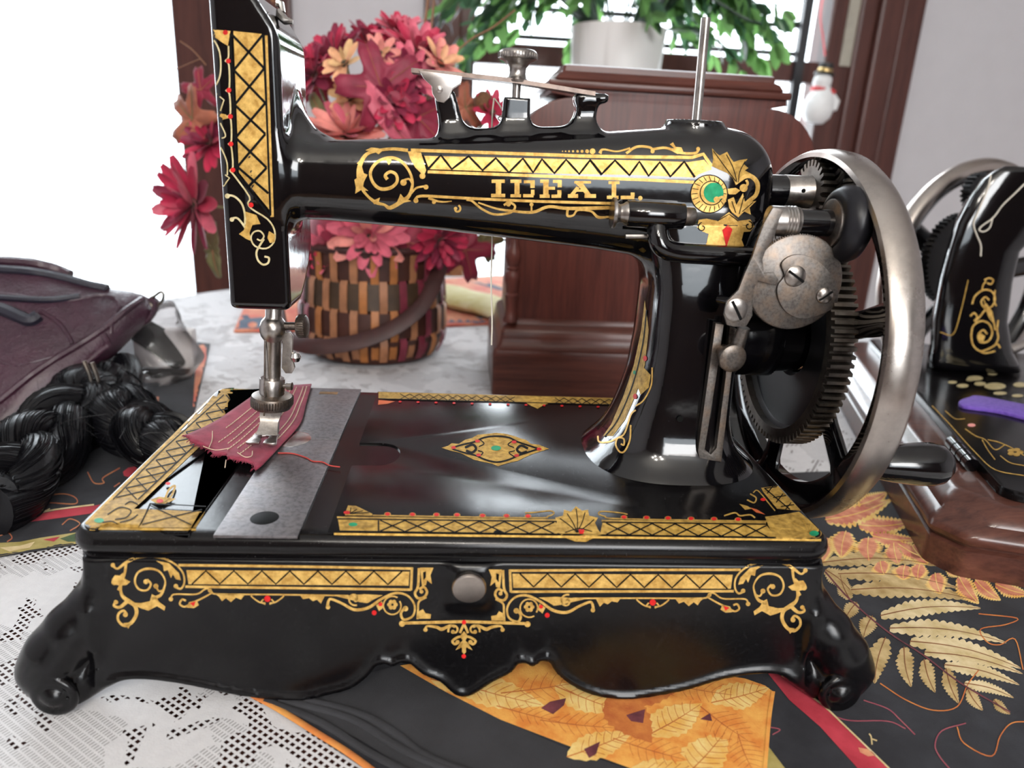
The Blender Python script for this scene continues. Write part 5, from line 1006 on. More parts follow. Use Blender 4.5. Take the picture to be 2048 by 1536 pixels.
for s_ in range(2):
    for r_ in range(nr):
        for j in range(kk): a = s_*N_+r_*kk; F.append((a+j, a+(j+1) % kk, a+kk+(j+1) % kk, a+kk+j))
g.add(V, F); g.obj('film', 'clear_plastic', PB, angle=0)
g = Geo(); rings = []
for i, (x, y, w_) in enumerate(((262, 650, .3), (275, 660, 1.2), (300, 672, 1.9), (330, 690, 2.0), (350, 712, 1.5), (362, 724, .4))): rings.append(superell(at(x, y, Y=47.8), np.array([.3, .9, .2]), np.array([-.4, 0, .9]), 1.4*min(1, w_), w_*.9, 3, 18))
g.loft(rings); g.obj('contents', 'ink', PB)
Geo().box((-18.6, 48.4, .5), (-12.4, 50.2, 4.8), .4, M=Matrix.Identity(4)).obj('paper_insert', 'paper', PB)
# ------------------------------------------------------------------ woven basket
BC = np.array([5.2, 61.0]); BK = thing('woven_basket', 'woven splint basket in brown, tan and wine red filled with artificial flowers', 'basket', (BC[0], BC[1], 0))
brad = lambda z: float(np.interp(z, [0, 1.2, 3, 6, 9, 12, 13.4], [7.6, 8.5, 8.8, 8.75, 8.5, 8.4, 8.6]))
rows = [(.35, 3.1), (3.4, 6.4), (6.7, 9.7), (10.0, 13.2)]
Geo().lathe([(.1, .1), (7.5, .1), (7.6, .3), (7.4, .5), (.1, .5)], (BC[0], BC[1], 0), n=64).obj('basket_bottom', 'splint_brown', BK)
for j, (z0, z1) in enumerate(rows):
    g = Geo(); n = 96; rg = []
    for z, dr in ((z0, .0), (z1, .0), (z1, -.14), (z0, -.14)):
        rg.append([(BC[0]+(brad(z)+dr)*math.cos(2*math.pi*i/n), BC[1]+(brad(z)+dr)*math.sin(2*math.pi*i/n), z) for i in range(n)])
    rg.append(rg[0]); g.loft(rg, cap=False); g.obj('weaver_band', ('splint_brown', 'splint_brown', 'splint_olive', 'splint_brown')[j], BK)
NS = 48; cols = ['splint_tan', 'splint_wine', 'splint_tan', 'splint_orange', 'splint_tan', 'splint_wine']
rr = random.Random(12)
for i in range(NS):
    a = 2*math.pi*(i+.1*rr.uniform(-1, 1))/NS; g = Geo(); P = []
    for j, (z0, z1) in enumerate(rows):
        o_ = .22 if (i+j) % 2 == 0 else -.2
        for z in (z0+.25, (z0+z1)/2, z1-.25): P.append((z, o_))
    V = []
    for z, o_ in P:
        r = brad(z)+o_
        for w_, d_ in ((-.48, 0), (-.43, .07), (.43, .07), (.48, 0), (.43, -.06), (-.43, -.06)):
            aa = a+w_/r*.95; V.append((BC[0]+(r+d_)*math.cos(aa), BC[1]+(r+d_)*math.sin(aa), z))
    k = 6; F = [(q*k+m, q*k+(m+1) % k, (q+1)*k+(m+1) % k, (q+1)*k+m) for q in range(len(P)-1) for m in range(k)]
    g.add(V, F); g.obj('splint', rr.choice(cols), BK)
Geo().tube([(BC[0]+8.65*math.cos(t_), BC[1]+8.65*math.sin(t_), 13.3) for t_ in np.linspace(0, 2*math.pi, 65)], .45, 8).obj('rim', 'handle_brown', BK)
hp = [at(884, 500, Y=59), at(876, 545, Y=56), at(848, 605, Y=53.2), at(800, 648, Y=51.6), at(740, 676, Y=50.9), at(680, 690, Y=50.8), at(615, 692, Y=51.4), at(570, 672, Y=54), at(556, 620, Y=58)]
Geo().tube(smoothpath(hp, 6), .95, 10, flat=.28, up=(0, -1, 0)).obj('handle', 'handle_brown', BK)
Geo().lathe([(8.2, 11), (8.2, 13.5), (7.6, 16), (5.5, 19), (.1, 20.5)], (BC[0], BC[1], 0), n=32).obj('moss_filling', 'leaf_maroon', BK)

# ------------------------------------------------------------------ artificial flowers and leaves
def petal_mesh(name, L, W, cup, mat, tip=.5):
    V = []; F = []; n, m = 7, 4
    for i in range(n+1):
        t_ = i/n; w_ = W*(math.sin(math.pi*min(1, t_*.90+.06))**.6)*(.5+.5*t_) if t_ < 1 else W*.3
        for j in range(m+1):
            s_ = (j/m-.5)*2; V.append((t_*L*S, s_*w_*S, (cup*L*t_*t_*.5-abs(s_)**2*w_*.0+(s_*s_)*w_*.35)*S))
    for i in range(n):
        for j in range(m): a = i*(m+1)+j; F.append((a, a+m+1, a+m+2, a+1))
    me = bpy.data.meshes.new(name); me.from_pydata(V, [], F); me.materials.append(MATS[mat]); me.polygons.foreach_set('use_smooth', [True]*len(F)); return me
PM_ = {}
def flower(px, py, Y, Rcm, face, mats, label, seed, rings=((13, .05, 1.0), (11, .45, .86), (8, .9, .62)), wid=.215, kind='mum'):
    c = at(px, py, Y=Y); rr = random.Random(seed); f = Vector(face).normalized(); q = f.to_track_quat('Z', 'Y').to_matrix()
    fl = thing('flower', label, 'flower', tuple(c), 'artificial flowers in the basket')
    for (n, el, sc) in rings:
        for i in range(n):
            mt = rr.choice(mats); key = (mt, round(Rcm*sc, 1), wid)
            if key not in PM_: PM_[key] = petal_mesh('petal', Rcm*sc, Rcm*sc*wid, .25, mt)
            M = q @ Matrix.Rotation(2*math.pi*(i+rr.uniform(-.25, .25))/n, 3, 'Z') @ Matrix.Rotation(-el+rr.uniform(-.18, .18), 3, 'Y') @ Matrix.Rotation(rr.uniform(-.3, .3), 3, 'X')
            child_at('petal', PM_[key], fl, c, M)
    Geo().lathe([(.01, -.3), (Rcm*.16, -.2), (Rcm*.18, .1), (Rcm*.1, .35), (.01, .4)], c, tuple(f), 14).obj('flower_eye', 'flower_eye', fl)
    stem_to = np.array([BC[0]+(c[0]-BC[0])*.25, BC[1], 13.0]); Geo().tube(smoothpath([c-np.array(f)*.3, (c-np.array(f)*3+stem_to)/2+np.array([0, 0, 1.]), stem_to], 5), .16, 6).obj('stem', 'leaf_olive', fl)
flower(388, 408, 55, 5.4, (-.75, -.8, .1), ['petal_wine', 'petal_red', 'petal_red', 'petal_pink'], 'wine red daisy leaning out at the left behind the machine head', 1)
flower(695, 268, 55, 5.2, (-.1, -.55, .9), ['petal_salmon', 'petal_pink', 'petal_salmon'], 'large salmon pink daisy above the arm beside the machine head', 2)
flower(668, 118, 60, 4.3, (-.5, -.5, .8), ['petal_red', 'petal_wine'], 'dark red flower at the top left of the bouquet', 3)
flower(745, 95, 63, 4.4, (.0, -.3, 1), ['petal_wine', 'petal_red'], 'wine coloured flower at the very top of the bouquet', 4)
flower(835, 105, 59, 4.2, (.3, -.55, .8), ['petal_pink', 'petal_red', 'petal_pink'], 'pink flower at the top right of the bouquet', 5)
flower(690, 128, 54, 2.5, (-.5, -.85, .4), ['petal_cream', 'petal_peach'], 'small cream peach flower under the dark red one', 6, ((8, .1, 1.0), (5, .7, .7)), .26)
flower(880, 128, 57, 3.0, (.5, -.7, .6), ['petal_salmon', 'petal_peach'], 'small peach flower at the right end of the bouquet', 7, ((9, .1, 1.0), (5, .6, .7)), .24)
flower(738, 470, 53.5, 4.6, (.0, -.95, -.05), ['petal_pink', 'petal_salmon', 'petal_pink'], 'pink daisy hanging over the basket rim below the arm', 8)
flower(985, 225, 57, 2.6, (.3, -.9, .4), ['petal_red'], 'small red flower behind the tension posts', 9, ((10, .1, 1.0), (6, .7, .7)), .22)
flower(420, 285, 57, 3.4, (-.4, -.8, .4), ['petal_red', 'petal_wine'], 'red flower close to the left side of the machine head', 10)
flower(760, 108, 55, 2.2, (.1, -.9, .4), ['petal_peach', 'petal_salmon'], 'tiny peach flower amid the dark red flowers', 11, ((8, .1, 1.0), (5, .7, .7)), .26)
flower(820, 150, 55.5, 3.4, (.4, -.8, .3), ['petal_pink', 'petal_wine'], 'pink flower behind the left end of the tension blade', 12)
flower(880, 480, 55, 3.6, (.4, -.8, -.3), ['petal_wine', 'petal_red'], 'wine red flower drooping at the right of the basket rim', 13)
flower(628, 150, 58, 3.6, (-.5, -.7, .5), ['petal_red', 'petal_wine'], 'red flower tucked against the machine head', 14)
flower(800, 70, 62, 3.6, (.1, -.4, .9), ['petal_red', 'petal_pink'], 'bright red flower on top between the wine and pink ones', 15)
flower(790, 200, 53.5, 3.2, (.2, -.9, .2), ['petal_wine', 'petal_red'], 'wine flower low in the middle of the bouquet', 16)
flower(660, 505, 55, 3.2, (-.4, -.9, -.1), ['petal_pink', 'petal_red'], 'pink flower at the basket rim close to the machine head', 17)
flower(700, 195, 56, 2.4, (-.3, -.9, .3), ['petal_cream', 'petal_peach'], 'pale peach flower just above the salmon daisy', 18, ((8, .1, 1.0), (5, .7, .7)), .26)
def leafobj(px, py, Y, L, ang, tilt, mat, label, lobed=True, name='maple_leaf'):
    c = at(px, py, Y=Y); k = 44; P = []
    for i in range(k):
        a = 2*math.pi*i/k
        if lobed: r = .42+.58*abs(math.cos(2.5*a))**1.6; r *= .82+.18*abs(math.sin(7.5*a)); r *= .75 if abs(a-math.pi) < .5 else 1
        else: r = 1/math.sqrt((math.cos(a)/1.0)**2+(math.sin(a)/.26)**2)*(.93+.07*abs(math.sin(9*a)))
        P.append((r*math.cos(a), r*math.sin(a)))
    V = []; F = []; M = Matrix.Rotation(tilt[0], 3, 'X') @ Matrix.Rotation(tilt[1], 3, 'Z') @ Matrix.Rotation(math.pi/2, 3, 'X') @ Matrix.Rotation(ang, 3, 'Z'); nr = 4
    for r_ in range(nr+1):
        for x, y in P:
            t_ = r_/nr; v = Vector((x*t_*L, y*t_*L, -.25*L*(x*t_)**2+.12*L*abs(y*t_)+.04*L*math.sin(7*math.atan2(y, x))*t_)); V.append(np.array(M @ v)+c)
    for r_ in range(nr):
        for j in range(k): a = r_*k; F.append((a+j, a+(j+1) % k, a+k+(j+1) % k, a+k+j))
    lf = thing(name, label, 'leaf', tuple(c), 'artificial leaves in the basket'); g = Geo(); g.add(V, F); o = g.obj('leaf_blade', mat, lf, angle=0); md = o.modifiers.new('thick', 'SOLIDIFY'); md.thickness = .0006
    g = Geo(); 
    for a in (0, 1.256, -1.256) if lobed else (0,):
        g.tube([np.array(M @ Vector((x*L*math.cos(a), x*L*math.sin(a), -.25*L*(x*math.cos(a))**2+.12*L*abs(x*math.sin(a))+.03)))+c for x in (0, .3, .6, .9)], [.07, .05, .04, .02], 5)
    g.obj('leaf_vein', 'leaf_rust' if mat != 'leaf_rust' else 'leaf_olive', lf)
leafobj(762, 175, 52.5, 5.2, 1.9, (.0, .2), 'leaf_maroon', 'big dark red maple leaf in the middle of the bouquet')
leafobj(385, 238, 57, 4.0, 2.6, (.1, -.5), 'leaf_rust', 'brown rust maple leaf at the left of the machine head')
leafobj(402, 180, 59, 2.8, 1.8, (.0, -.4), 'leaf_maroon', 'dark red leaf above the brown leaf at the left')
leafobj(775, 235, 52.4, 4.4, -.95, (.3, .1), 'petal_pink', 'long curled pink leaf above the arm', False, 'long_leaf')
leafobj(835, 235, 55, 5.2, .6, (-.3, .5), 'leaf_maroon', 'shadowy maroon leaf behind the first tension post')
leafobj(640, 170, 61, 4.0, 2.4, (.2, -.3), 'leaf_maroon', 'maroon leaf touching the back of the machine head')
leafobj(650, 240, 57, 3.4, 2.2, (.2, -.3), 'leaf_olive', 'olive green leaf above the salmon daisy', False, 'long_leaf')
leafobj(930, 500, 60, 4.4, -1.2, (-.2, .4), 'leaf_maroon', 'dark red leaf hanging right of the basket handle')
leafobj(965, 485, 64, 3.2, -1.0, (-.1, .3), 'leaf_olive', 'green leaf hanging beside the wooden case')
leafobj(425, 500, 58, 3.6, -1.5, (-.1, -.3), 'leaf_olive', 'olive leaf below the wine red daisy', False, 'long_leaf')
leafobj(648, 470, 58, 4.0, -2.2, (-.1, -.3), 'leaf_maroon', 'maroon leaf at the basket rim beside the machine head')
leafobj(815, 485, 54.5, 3.8, -1.4, (-.3, .2), 'leaf_maroon', 'maroon leaf between the two flowers at the basket rim')
leafobj(930, 215, 59, 3.0, .4, (0, .3), 'leaf_rust', 'rusty leaf seen through the first gap of the tension posts')
g = Geo(); c = at(966, 204, Y=57); g.lathe([(.01, -1.15), (.6, -1.0), (1.05, -.4), (1.1, .2), (.8, .8), (.3, 1.1), (.01, 1.15)], c, (0, 0, 1), 20)
tag(g.obj('seed_head', 'seed_brown'), 'round bristly brown seed head behind the tension posts', 'seed head')
def twig(P, Y, r, label, mat='twig_brown', name='twig'):
    tag(Geo().tube(smoothpath([at(x, y, Y=Y+i*.4) for i, (x, y) in enumerate(P)], 6), [r]*(6*(len(P)-1)+1), 6).obj(name, mat), label, 'twig', 'dried twigs in the bouquet')
twig([(842, 140), (846, 80), (852, 30), (858, -20)], 60, .16, 'upright brown twig right of the flowers'); twig([(852, 130), (862, 60), (868, 0)], 61, .13, 'second upright twig beside the taller one'); twig([(890, 125), (940, 80), (985, 55), (1030, 20)], 58, .1, 'thin twig slanting right toward the potted plant')
twig([(400, 118), (330, 148), (260, 185), (180, 245)], 56, .05, 'thin dry stem arching left against the bright door'); twig([(412, 130), (385, 100), (360, 82)], 57, .07, 'short dry stem beside the machine head'); twig([(548, 5), (538, -10), (530, -25)], 60, .2, 'reddish twig above the machine head')
tag(Geo().tube(smoothpath([at(x, y, Y=13.4) for x, y in ((988, 196), (984, 240), (983, 330), (984, 480), (982, 560), (984, 640), (983, 690))], 6), .05, 5).obj('hanging_thread', 'thread_white'), 'white thread hanging down behind the arm', 'thread')
tag(Geo().tube(smoothpath([at(x, y, Y=13.2) for x, y in ((988, 196), (1000, 212), (1006, 228), (996, 236), (1004, 244))], 6), .04, 5).obj('hanging_thread', 'thread_white'), 'curled end of thread at the middle tension post', 'thread')

# ------------------------------------------------------------------ wooden case behind the machine
CS = thing('wooden_case', 'dark mahogany case with rounded shoulders and turned column behind the machine', 'case', (35.7, 51, 0))
x0, x1, y0, y1 = 20.9, 50.6, 45.0, 58.0
g = Geo(); rings = []
for d, z in ((1.3, 0), (1.45, .2), (1.5, 4.7), (1.42, 5.05), (1.1, 5.25), (.85, 5.6), (.75, 6.3), (.7, 6.9), (.5, 7.3), (.15, 7.5), (.05, 7.7), (.02, 8.2)):
    rings.append([(x, y, z) for x, y in rrect(x0-d, y0-d*1.1, x1+d, y1+d, .4)])
g.loft(rings); g.obj('plinth', 'mahogany_x', CS)
sh = 5.2; top = 30.6; P = [(x0, 8.0), (x1, 8.0)]+[(x1-sh+sh*math.cos(a)+.0, top-.9-sh+sh*math.sin(a)) for a in np.linspace(0, math.pi/2, 12)]+[(46.9, top-.6), (46.8, top), (24.0, top), (23.9, top-.6)]+[(x0+sh+sh*math.cos(a), top-.9-sh+sh*math.sin(a)) for a in np.linspace(math.pi/2, math.pi, 12)]
Geo().prism(P, y0, y1, 'y', .15).obj('case_body', 'mahogany', CS)
g = Geo(); g.box((23.6, y0-.5, 30.5), (47.0, y1+.3, 31.2), .2); g.obj('top_moulding', 'mahogany_x', CS)
g = Geo(); rings = [[(x, y, z) for x, y in rrect(24.8-d, y0-d, 45.6+d, y1+d, .3)] for d, z in ((.5, 31.1), (.6, 31.3), (.3, 31.8), (-.1, 32.0), (-.15, 32.5), (-.4, 32.62))]; g.loft(rings); g.obj('top_board', 'mahogany_x', CS)
col = [(.75, 7.9), (.75, 8.3), (.6, 8.5), (.55, 9.3), (.62, 10.4), (.75, 10.7), (.55, 10.9), (.62, 11.6), (.78, 12.3), (.72, 12.9), (.5, 13.2), (.62, 13.3), (.62, 13.45), (.48, 13.6), (.7, 14.1), (.8, 14.6), (.68, 15.2), (.45, 15.6), (.4, 16.5), (.45, 20), (.7, 20.4), (.5, 20.8), (.7, 21.6), (.45, 22.3), (.6, 22.6)]
Geo().lathe(col, (21.1, y0-.5, 0), n=28).obj('turned_column', 'mahogany', CS); Geo().lathe(col, (50.4, y0-.5, 0), n=28).obj('turned_column', 'mahogany', CS)

# ------------------------------------------------------------------ potted plant on a stand in front of the window
PS = thing('plant_stand', 'wooden plant stand below the potted plant', 'plant stand', (44.6, 122, -76))
Geo().lathe([(.1, 36.4), (12, 36.4), (12.2, 36.0), (11.8, 35.2), (.1, 35.2)], (44.6, 122, 0), n=48).obj('stand_top', 'wood_trim', PS); Geo().lathe([(3, -70), (2, -40), (2.4, 0), (2, 30), (4, 35.3)], (44.6, 122, 0), n=24).obj('stand_post', 'wood_trim', PS); Geo().lathe([(16, -76), (16, -74), (4, -70), (.1, -69)], (44.6, 122, 0), n=32).obj('stand_foot', 'wood_trim', PS)
PX, PY = 44.4, 118.0
PT = thing('potted_plant', 'leafy green trailing plant in white marbled pot by the window', 'potted plant', (PX, PY+4, 36.4))
Geo().lathe([(7.0, 36.4), (8.2, 37), (8.6, 41), (9.0, 47.3), (9.1, 47.6), (8.7, 47.6), (8.5, 46), (.1, 45.8)], (PX, PY+4, 0), n=48).obj('pot', 'marbled_pot', PT)
Geo().lathe([(8.5, 46.0), (6, 46.6), (.1, 46.8)], (PX, PY+4, 0), n=24).obj('soil', 'soil', PT)
lm = []
for nm_, mt in (('leaf', 'leaf_green'), ('leaf', 'leaf_deep')):
    V = []; F = []; n = 6
    for i in range(n+1):
        t_ = i/n; w_ = .9*math.sin(math.pi*(t_*.93+.05))**.8*(1.15 if i % 2 else .95)
        for s_ in (-1, 0, 1): V.append((t_*3.9*S, s_*w_*S, (-.5*t_*t_+abs(s_)*.18)*S))
    for i in range(n):
        for j in range(2): a = i*3+j; F.append((a, a+3, a+4, a+1))
    me = bpy.data.meshes.new('plant_leaf'); me.from_pydata(V, [], F); me.materials.append(MATS[mt]); me.polygons.foreach_set('use_smooth', [True]*len(F)); lm.append(me)
rr = random.Random(21); gst = Geo()
for s_ in range(46):
    az = rr.uniform(0, 2*math.pi) if s_ > 26 else rr.uniform(-.5, .5)+(0 if s_ % 2 else math.pi); rea = rr.uniform(9, 31); up = rr.uniform(4, 15); drop = rr.uniform(2, 15)*(rea/24)
    b = np.array([PX+5*math.cos(az)*.7, PY+4+4*math.sin(az)*.6, 46.5]); e = b+np.array([math.cos(az)*rea, math.sin(az)*rea*.55-2, up-drop]); m_ = (b+e)/2+np.array([0, 0, up*.8+3]); P = smoothpath([b, m_, e], 7)
    gst.tube(P, [.28-.014*i for i in range(len(P))], 5)
    for i in range(3, len(P)):
        for k_ in range(1 if i < 6 else 2):
            if rr.random() < .12: continue
            t = P[min(i+1, len(P)-1)]-P[i-1]; v = Vector(t).normalized()+Vector((rr.uniform(-.8, .8), rr.uniform(-.8, .8), rr.uniform(-.9, .3)))
            M = v.to_track_quat('X', 'Z').to_matrix() @ Matrix.Rotation(rr.uniform(-1.4, 1.4), 3, 'X') @ Matrix.Scale(rr.uniform(.7, 1.25), 3)
            child_at('leaf', lm[0 if rr.random() < .6 else 1], PT, P[i], M)
gst.tube(smoothpath([at(x, y, Y=112) for x, y in ((1400, -20), (1440, 8), (1490, 38), (1530, 48), (1600, 46))], 5), .3, 6)
gst.obj('stems', 'leaf_deep', PT)

# ------------------------------------------------------------------ ornaments at the window
SN = thing('snowman_ornament', 'small white snowman ornament in black hat hanging at the window', 'ornament', tuple(at(1640, 245, Y=138)))
c = at(1638, 208, Y=138); Geo().lathe([(.01, -4.2), (1.9, -3.9), (3.0, -2.6), (3.3, -.8), (2.9, 1.2), (2.1, 2.9), (1.6, 3.6)], c, (.12, 0, 1), 28).obj('body', 'snow_white', SN)
c2 = at(1645, 162, Y=138); Geo().lathe([(.01, -2.1), (1.3, -1.7), (1.95, -.6), (1.9, .5), (1.3, 1.5), (.5, 1.9)], c2, (.1, 0, 1), 24).obj('head', 'snow_white', SN)
g = Geo(); g.lathe([(2.1, 1.2), (2.2, 1.35), (2.1, 1.6), (1.45, 1.65), (1.5, 3.4), (1.2, 3.6), (.01, 3.6)], c2, (.1, 0, 1), 24); HT = g.obj('hat', 'hat_black', SN); Geo().lathe([(1.52, 1.7), (1.56, 1.8), (1.54, 2.4), (1.48, 2.5)], c2, (.1, 0, 1), 24).obj('hat_band', 'brass', HT)
g = Geo(); g.lathe([(1.9, -2.2), (2.1, -1.9), (1.95, -1.5), (1.7, -1.4)], c2, (.1, 0, 1), 24); g.tube([c2+(1.4, -1.4, -1.8), c2+(2.4, -1.8, -2.4)], [.45, .4], 8); g.obj('scarf', 'scarf_red', SN)
g = Geo(); g.tube([c+(2.4, -.6, 1.8), c+(3.4, -.8, .6), c+(3.1, -1, -1.2)], [.7, .8, .6], 10); g.obj('arm', 'snow_white', SN)
tag(Geo().tube(smoothpath([at(1650, -30, Y=137.5), at(1641, 30, Y=137.5), at(1646, 75, Y=137.5), at(1650, 112, Y=137.5)], 5), .35, 6, flat=.3).obj('ribbon', 'scarf_red'), 'red ribbon holding the snowman ornament', 'ribbon')
CO = thing('crystal_ornament', 'hanging ornament of pale glass blades left of the potted plant', 'ornament', tuple(at(905, 130, Y=140)))
rr = random.Random(5); cpt = at(905, 70, Y=140)
for i in range(16):
    p = cpt+np.array([rr.uniform(-3.6, 3.6), rr.uniform(-2, 2), rr.uniform(-6, 7)]); d = np.array([rr.uniform(-1.8, 1.8), rr.uniform(-.6, .6), rr.uniform(-2.6, 2.6)])
    Geo().tube([p-d, p, p+d], [.06, .34, .06], 6, flat=.4).obj('glass_blade', 'crystal', CO)
Geo().tube([at(873, 20, Y=140), at(872, 130, Y=140)], .4, 6).obj('hanger_rod', 'dark_iron', CO)
# chair beyond the table
CH = thing('wooden_chair', 'orange brown wooden chair standing beyond the table', 'chair', (-3, 134, -76))
for x in (-20.5, 13.2): Geo().box((x, 131.5, -76), (x+3.2, 135, 12), .5).obj('back_post', 'wood_orange', CH)
for z in (-20, -6, 6): Geo().box((-17.5, 132.4, z), (13.4, 134.2, z+4), .4).obj('back_slat', 'wood_orange', CH)
Geo().box((-22, 128, -34), (18, 146, -31), .8).obj('seat', 'wood_orange', CH)
for x in (-20.5, 13.2): Geo().box((x, 142, -76), (x+3.2, 145, -34), .4).obj('leg', 'wood_orange', CH)
# ------------------------------------------------------------------ second sewing machine on its wooden base
M2 = thing('sewing_machine', 'second black sewing machine on wooden base at the right edge', 'sewing machine', (60, 32, 0))
O2 = np.array([46.6, 10.8]); u2 = np.array([.951, -.309]); v2 = np.array([.309, .951])
def L2(u, v, z=0): p = O2+u2*u+v2*v; return np.array([p[0], p[1], z])
def ring2(u0, v0, u1, v1, ch, z, r=.35):
    P = [(u0+ch, v0), (u1-ch, v0), (u1, v0+ch), (u1, v1-ch), (u1-ch, v1), (u0+ch, v1), (u0, v1-ch), (u0, v0+ch)]; out = []
    for i, p in enumerate(P):
        a, b = P[i-1], P[(i+1) % 8]
        for t_ in (.25, .08): out.append(L2(p[0]+(a[0]-p[0])*min(.5, t_*ch/ (math.dist(a, p)+1e-6)*1.4), p[1]+(a[1]-p[1])*min(.5, t_*ch/(math.dist(a, p)+1e-6)*1.4), z))
        for t_ in (.08, .25): out.append(L2(p[0]+(b[0]-p[0])*min(.5, t_*ch/(math.dist(b, p)+1e-6)*1.4), p[1]+(b[1]-p[1])*min(.5, t_*ch/(math.dist(b, p)+1e-6)*1.4), z))
    return out
g = Geo(); rings = []
for d, z, ch in ((0, 0.06, 1.6), (.05, 1.9, 1.6), (.3, 2.05, 1.6), (.3, 2.2, 1.6), (.0, 2.35, 1.7), (-.1, 2.7, 1.7), (.0, 3.05, 1.8), (.35, 3.35, 1.9), (.75, 3.5, 2.0), (.85, 3.75, 2.1), (1.15, 4.1, 2.2), (1.55, 4.25, 2.3), (1.7, 4.4, 2.3), (2.2, 4.48, 2.4)): rings.append(ring2(d, d, 44-d, 50-d, ch, z))
g.loft(rings); g.obj('wooden_base', 'wood_base2', M2)
gq = Geo().prism([tuple(L2(u, v)[:2]) for u, v in rrect(4.2, 3.0, 40, 47, 1.3)], 4.45, 5.2, 'z', .18); gq.obj('bed', 'bed_enamel', M2)
g = Geo(); a_ = np.array(L2(3.75, 7.6, 4.95)); b_ = np.array(L2(3.75, 12.2, 4.95)); g.tube([a_, b_], .5, 16); HG2 = g.obj('hinge', 'black_enamel', M2)
for t_ in (.2, .45, .7): q = a_+(b_-a_)*t_; Geo().tube([q, q+(b_-a_)*.015], .53, 16).obj('hinge_joint', 'ink', HG2)
Y2 = 41.0
gpil = Geo(); rings = []
for y, xl, xr, dep in ((738, 1862, 2040, 3.9), (722, 1862, 2034, 3.8), (700, 1866, 2022, 3.3), (640, 1870, 2012, 2.9), (560, 1884, 2022, 2.8), (500, 1900, 2036, 2.8), (450, 1916, 2080, 2.8), (400, 1944, 2150, 2.7), (365, 1970, 2200, 2.4), (350, 1988, 2200, 2.0), (338, 2010, 2200, 1.3)):
    a_, b_ = at(xl, y, Y=Y2), at(xr, y, Y=Y2); rings.append(superell((a_+b_)/2+np.array([.5, .86, -.03])*(dep-1.5), np.array([1, -.08, 0.]), np.array([.5, .86, -.03]), np.linalg.norm(b_-a_)/2, dep, 5, 40))
gpil.loft(rings); gpil.obj('pillar_and_arm', 'black_enamel', M2, angle=0)
wc = at(1935, 556, Y=52.); wa = np.array([.30, -.95, .05]); wa /= np.linalg.norm(wa); R2 = float(np.linalg.norm(at(1935, 322, Y=52.)-wc))
Geo().lathe([(R2-1.0, -1.0), (R2-.3, -.9), (R2, -.4), (R2+.1, .1), (R2-.1, .7), (R2-.6, 1.05), (R2-1.2, 1.0)], wc, wa, 96, cap=False).obj('wheel_rim', 'nickel', M2)
Geo().lathe([(R2-1.2, 1.0), (R2-1.9, .7), (R2-2.3, .2), (R2-2.3, -.4), (R2-1.7, -.9), (R2-1.0, -1.0)], wc, wa, 96, cap=False).obj('rim_lining', 'black_enamel', M2)
e1 = np.cross(wa, (0, 0, 1)); e1 /= np.linalg.norm(e1); e2 = np.cross(e1, wa)
for i in range(5):
    a = math.radians(152+72*i); d = e1*math.cos(a)*-1+e2*math.sin(a); Geo().tube([wc+d*1.5, wc+d*5, wc+d*(R2-2.4), wc+d*(R2-.9)], [1.3, 1.1, 1.2, 2.0], 12, flat=.5, up=tuple(wa)).obj('wheel_spoke', 'black_enamel', M2)
def gear2(c, R, n, th):
    g = Geo(); prof = []
    for i in range(n):
        for da, r in ((-.35, R-.32), (-.18, R), (.18, R), (.35, R-.32)):
            a = 2*math.pi*(i+da)/n; prof.append(r*(e1*math.cos(a)+e2*math.sin(a)))
    k = len(prof); A = [c+p for p in prof]; B = [c+p+wa*th for p in prof]; g.add(A+B, [(i, (i+1) % k, k+(i+1) % k, k+i) for i in range(k)]+[tuple(range(k))[::-1], tuple(range(k, 2*k))]); return g
gear2(at(1904, 518, Y=49), 5.0, 54, 1.0).obj('drive_gear', 'cast_black', M2, smooth=False)
gear2(at(1946, 383, Y=49), 1.95, 22, 1.0).obj('pinion', 'cast_black', M2, smooth=False)
Geo().tube([at(2020, 700, Y=44), at(2045, 690, Y=44), at(2080, 670, Y=46)], [.6, .5, .5], 10).obj('thread_guide', 'nickel', M2)
D = Decal([gpil, gq])
for P_, w_ in (([(1968, 560), (1978, 556), (1986, 560), (1982, 568), (1974, 566)], 3), ([(1964, 580), (1966, 570), (1972, 562)], 3), ([(1944, 608), (1950, 592), (1966, 580), (1982, 582), (1990, 596), (1984, 612), (1970, 616), (1962, 604), (1970, 594), (1978, 600)], 3.4), ([(1990, 580), (1988, 600), (1992, 612)], 3), ([(1940, 632), (1948, 626), (1954, 634), (1948, 642)], 3.4), ([(1950, 644), (1962, 630), (1974, 618), (1986, 640), (1990, 660)], 3.4), ([(1968, 600), (1976, 630), (1990, 650)], 2), ([(1942, 672), (1946, 652), (1962, 642), (1978, 648), (1984, 666), (1976, 682), (1960, 684), (1956, 670), (1966, 660), (1974, 668)], 3.6), ([(1942, 672), (1946, 690), (1960, 702), (1980, 696), (1994, 688), (2000, 696)], 3.4), ([(1996, 640), (1994, 660), (1996, 676), (1990, 690)], 3.4), ([(1950, 696), (1968, 706), (1990, 702)], 3)): D.stroke(P_, w_, .03, 0)
for P_ in ([(1964, 612), (1972, 606), (1984, 622), (1988, 640), (1978, 632)], [(1958, 664), (1970, 672), (1966, 684), (1956, 678)]): D.poly(P_, .03, 0)
D.stroke([(1936, 560), (1922, 620), (1906, 668), (1880, 664)], 2, .03, 2)
D.obj('gilt_decoration', ['gold_leaf', 'gold_pale', 'gold_dark', 'petal_salmon'], M2); D = Decal([gq])
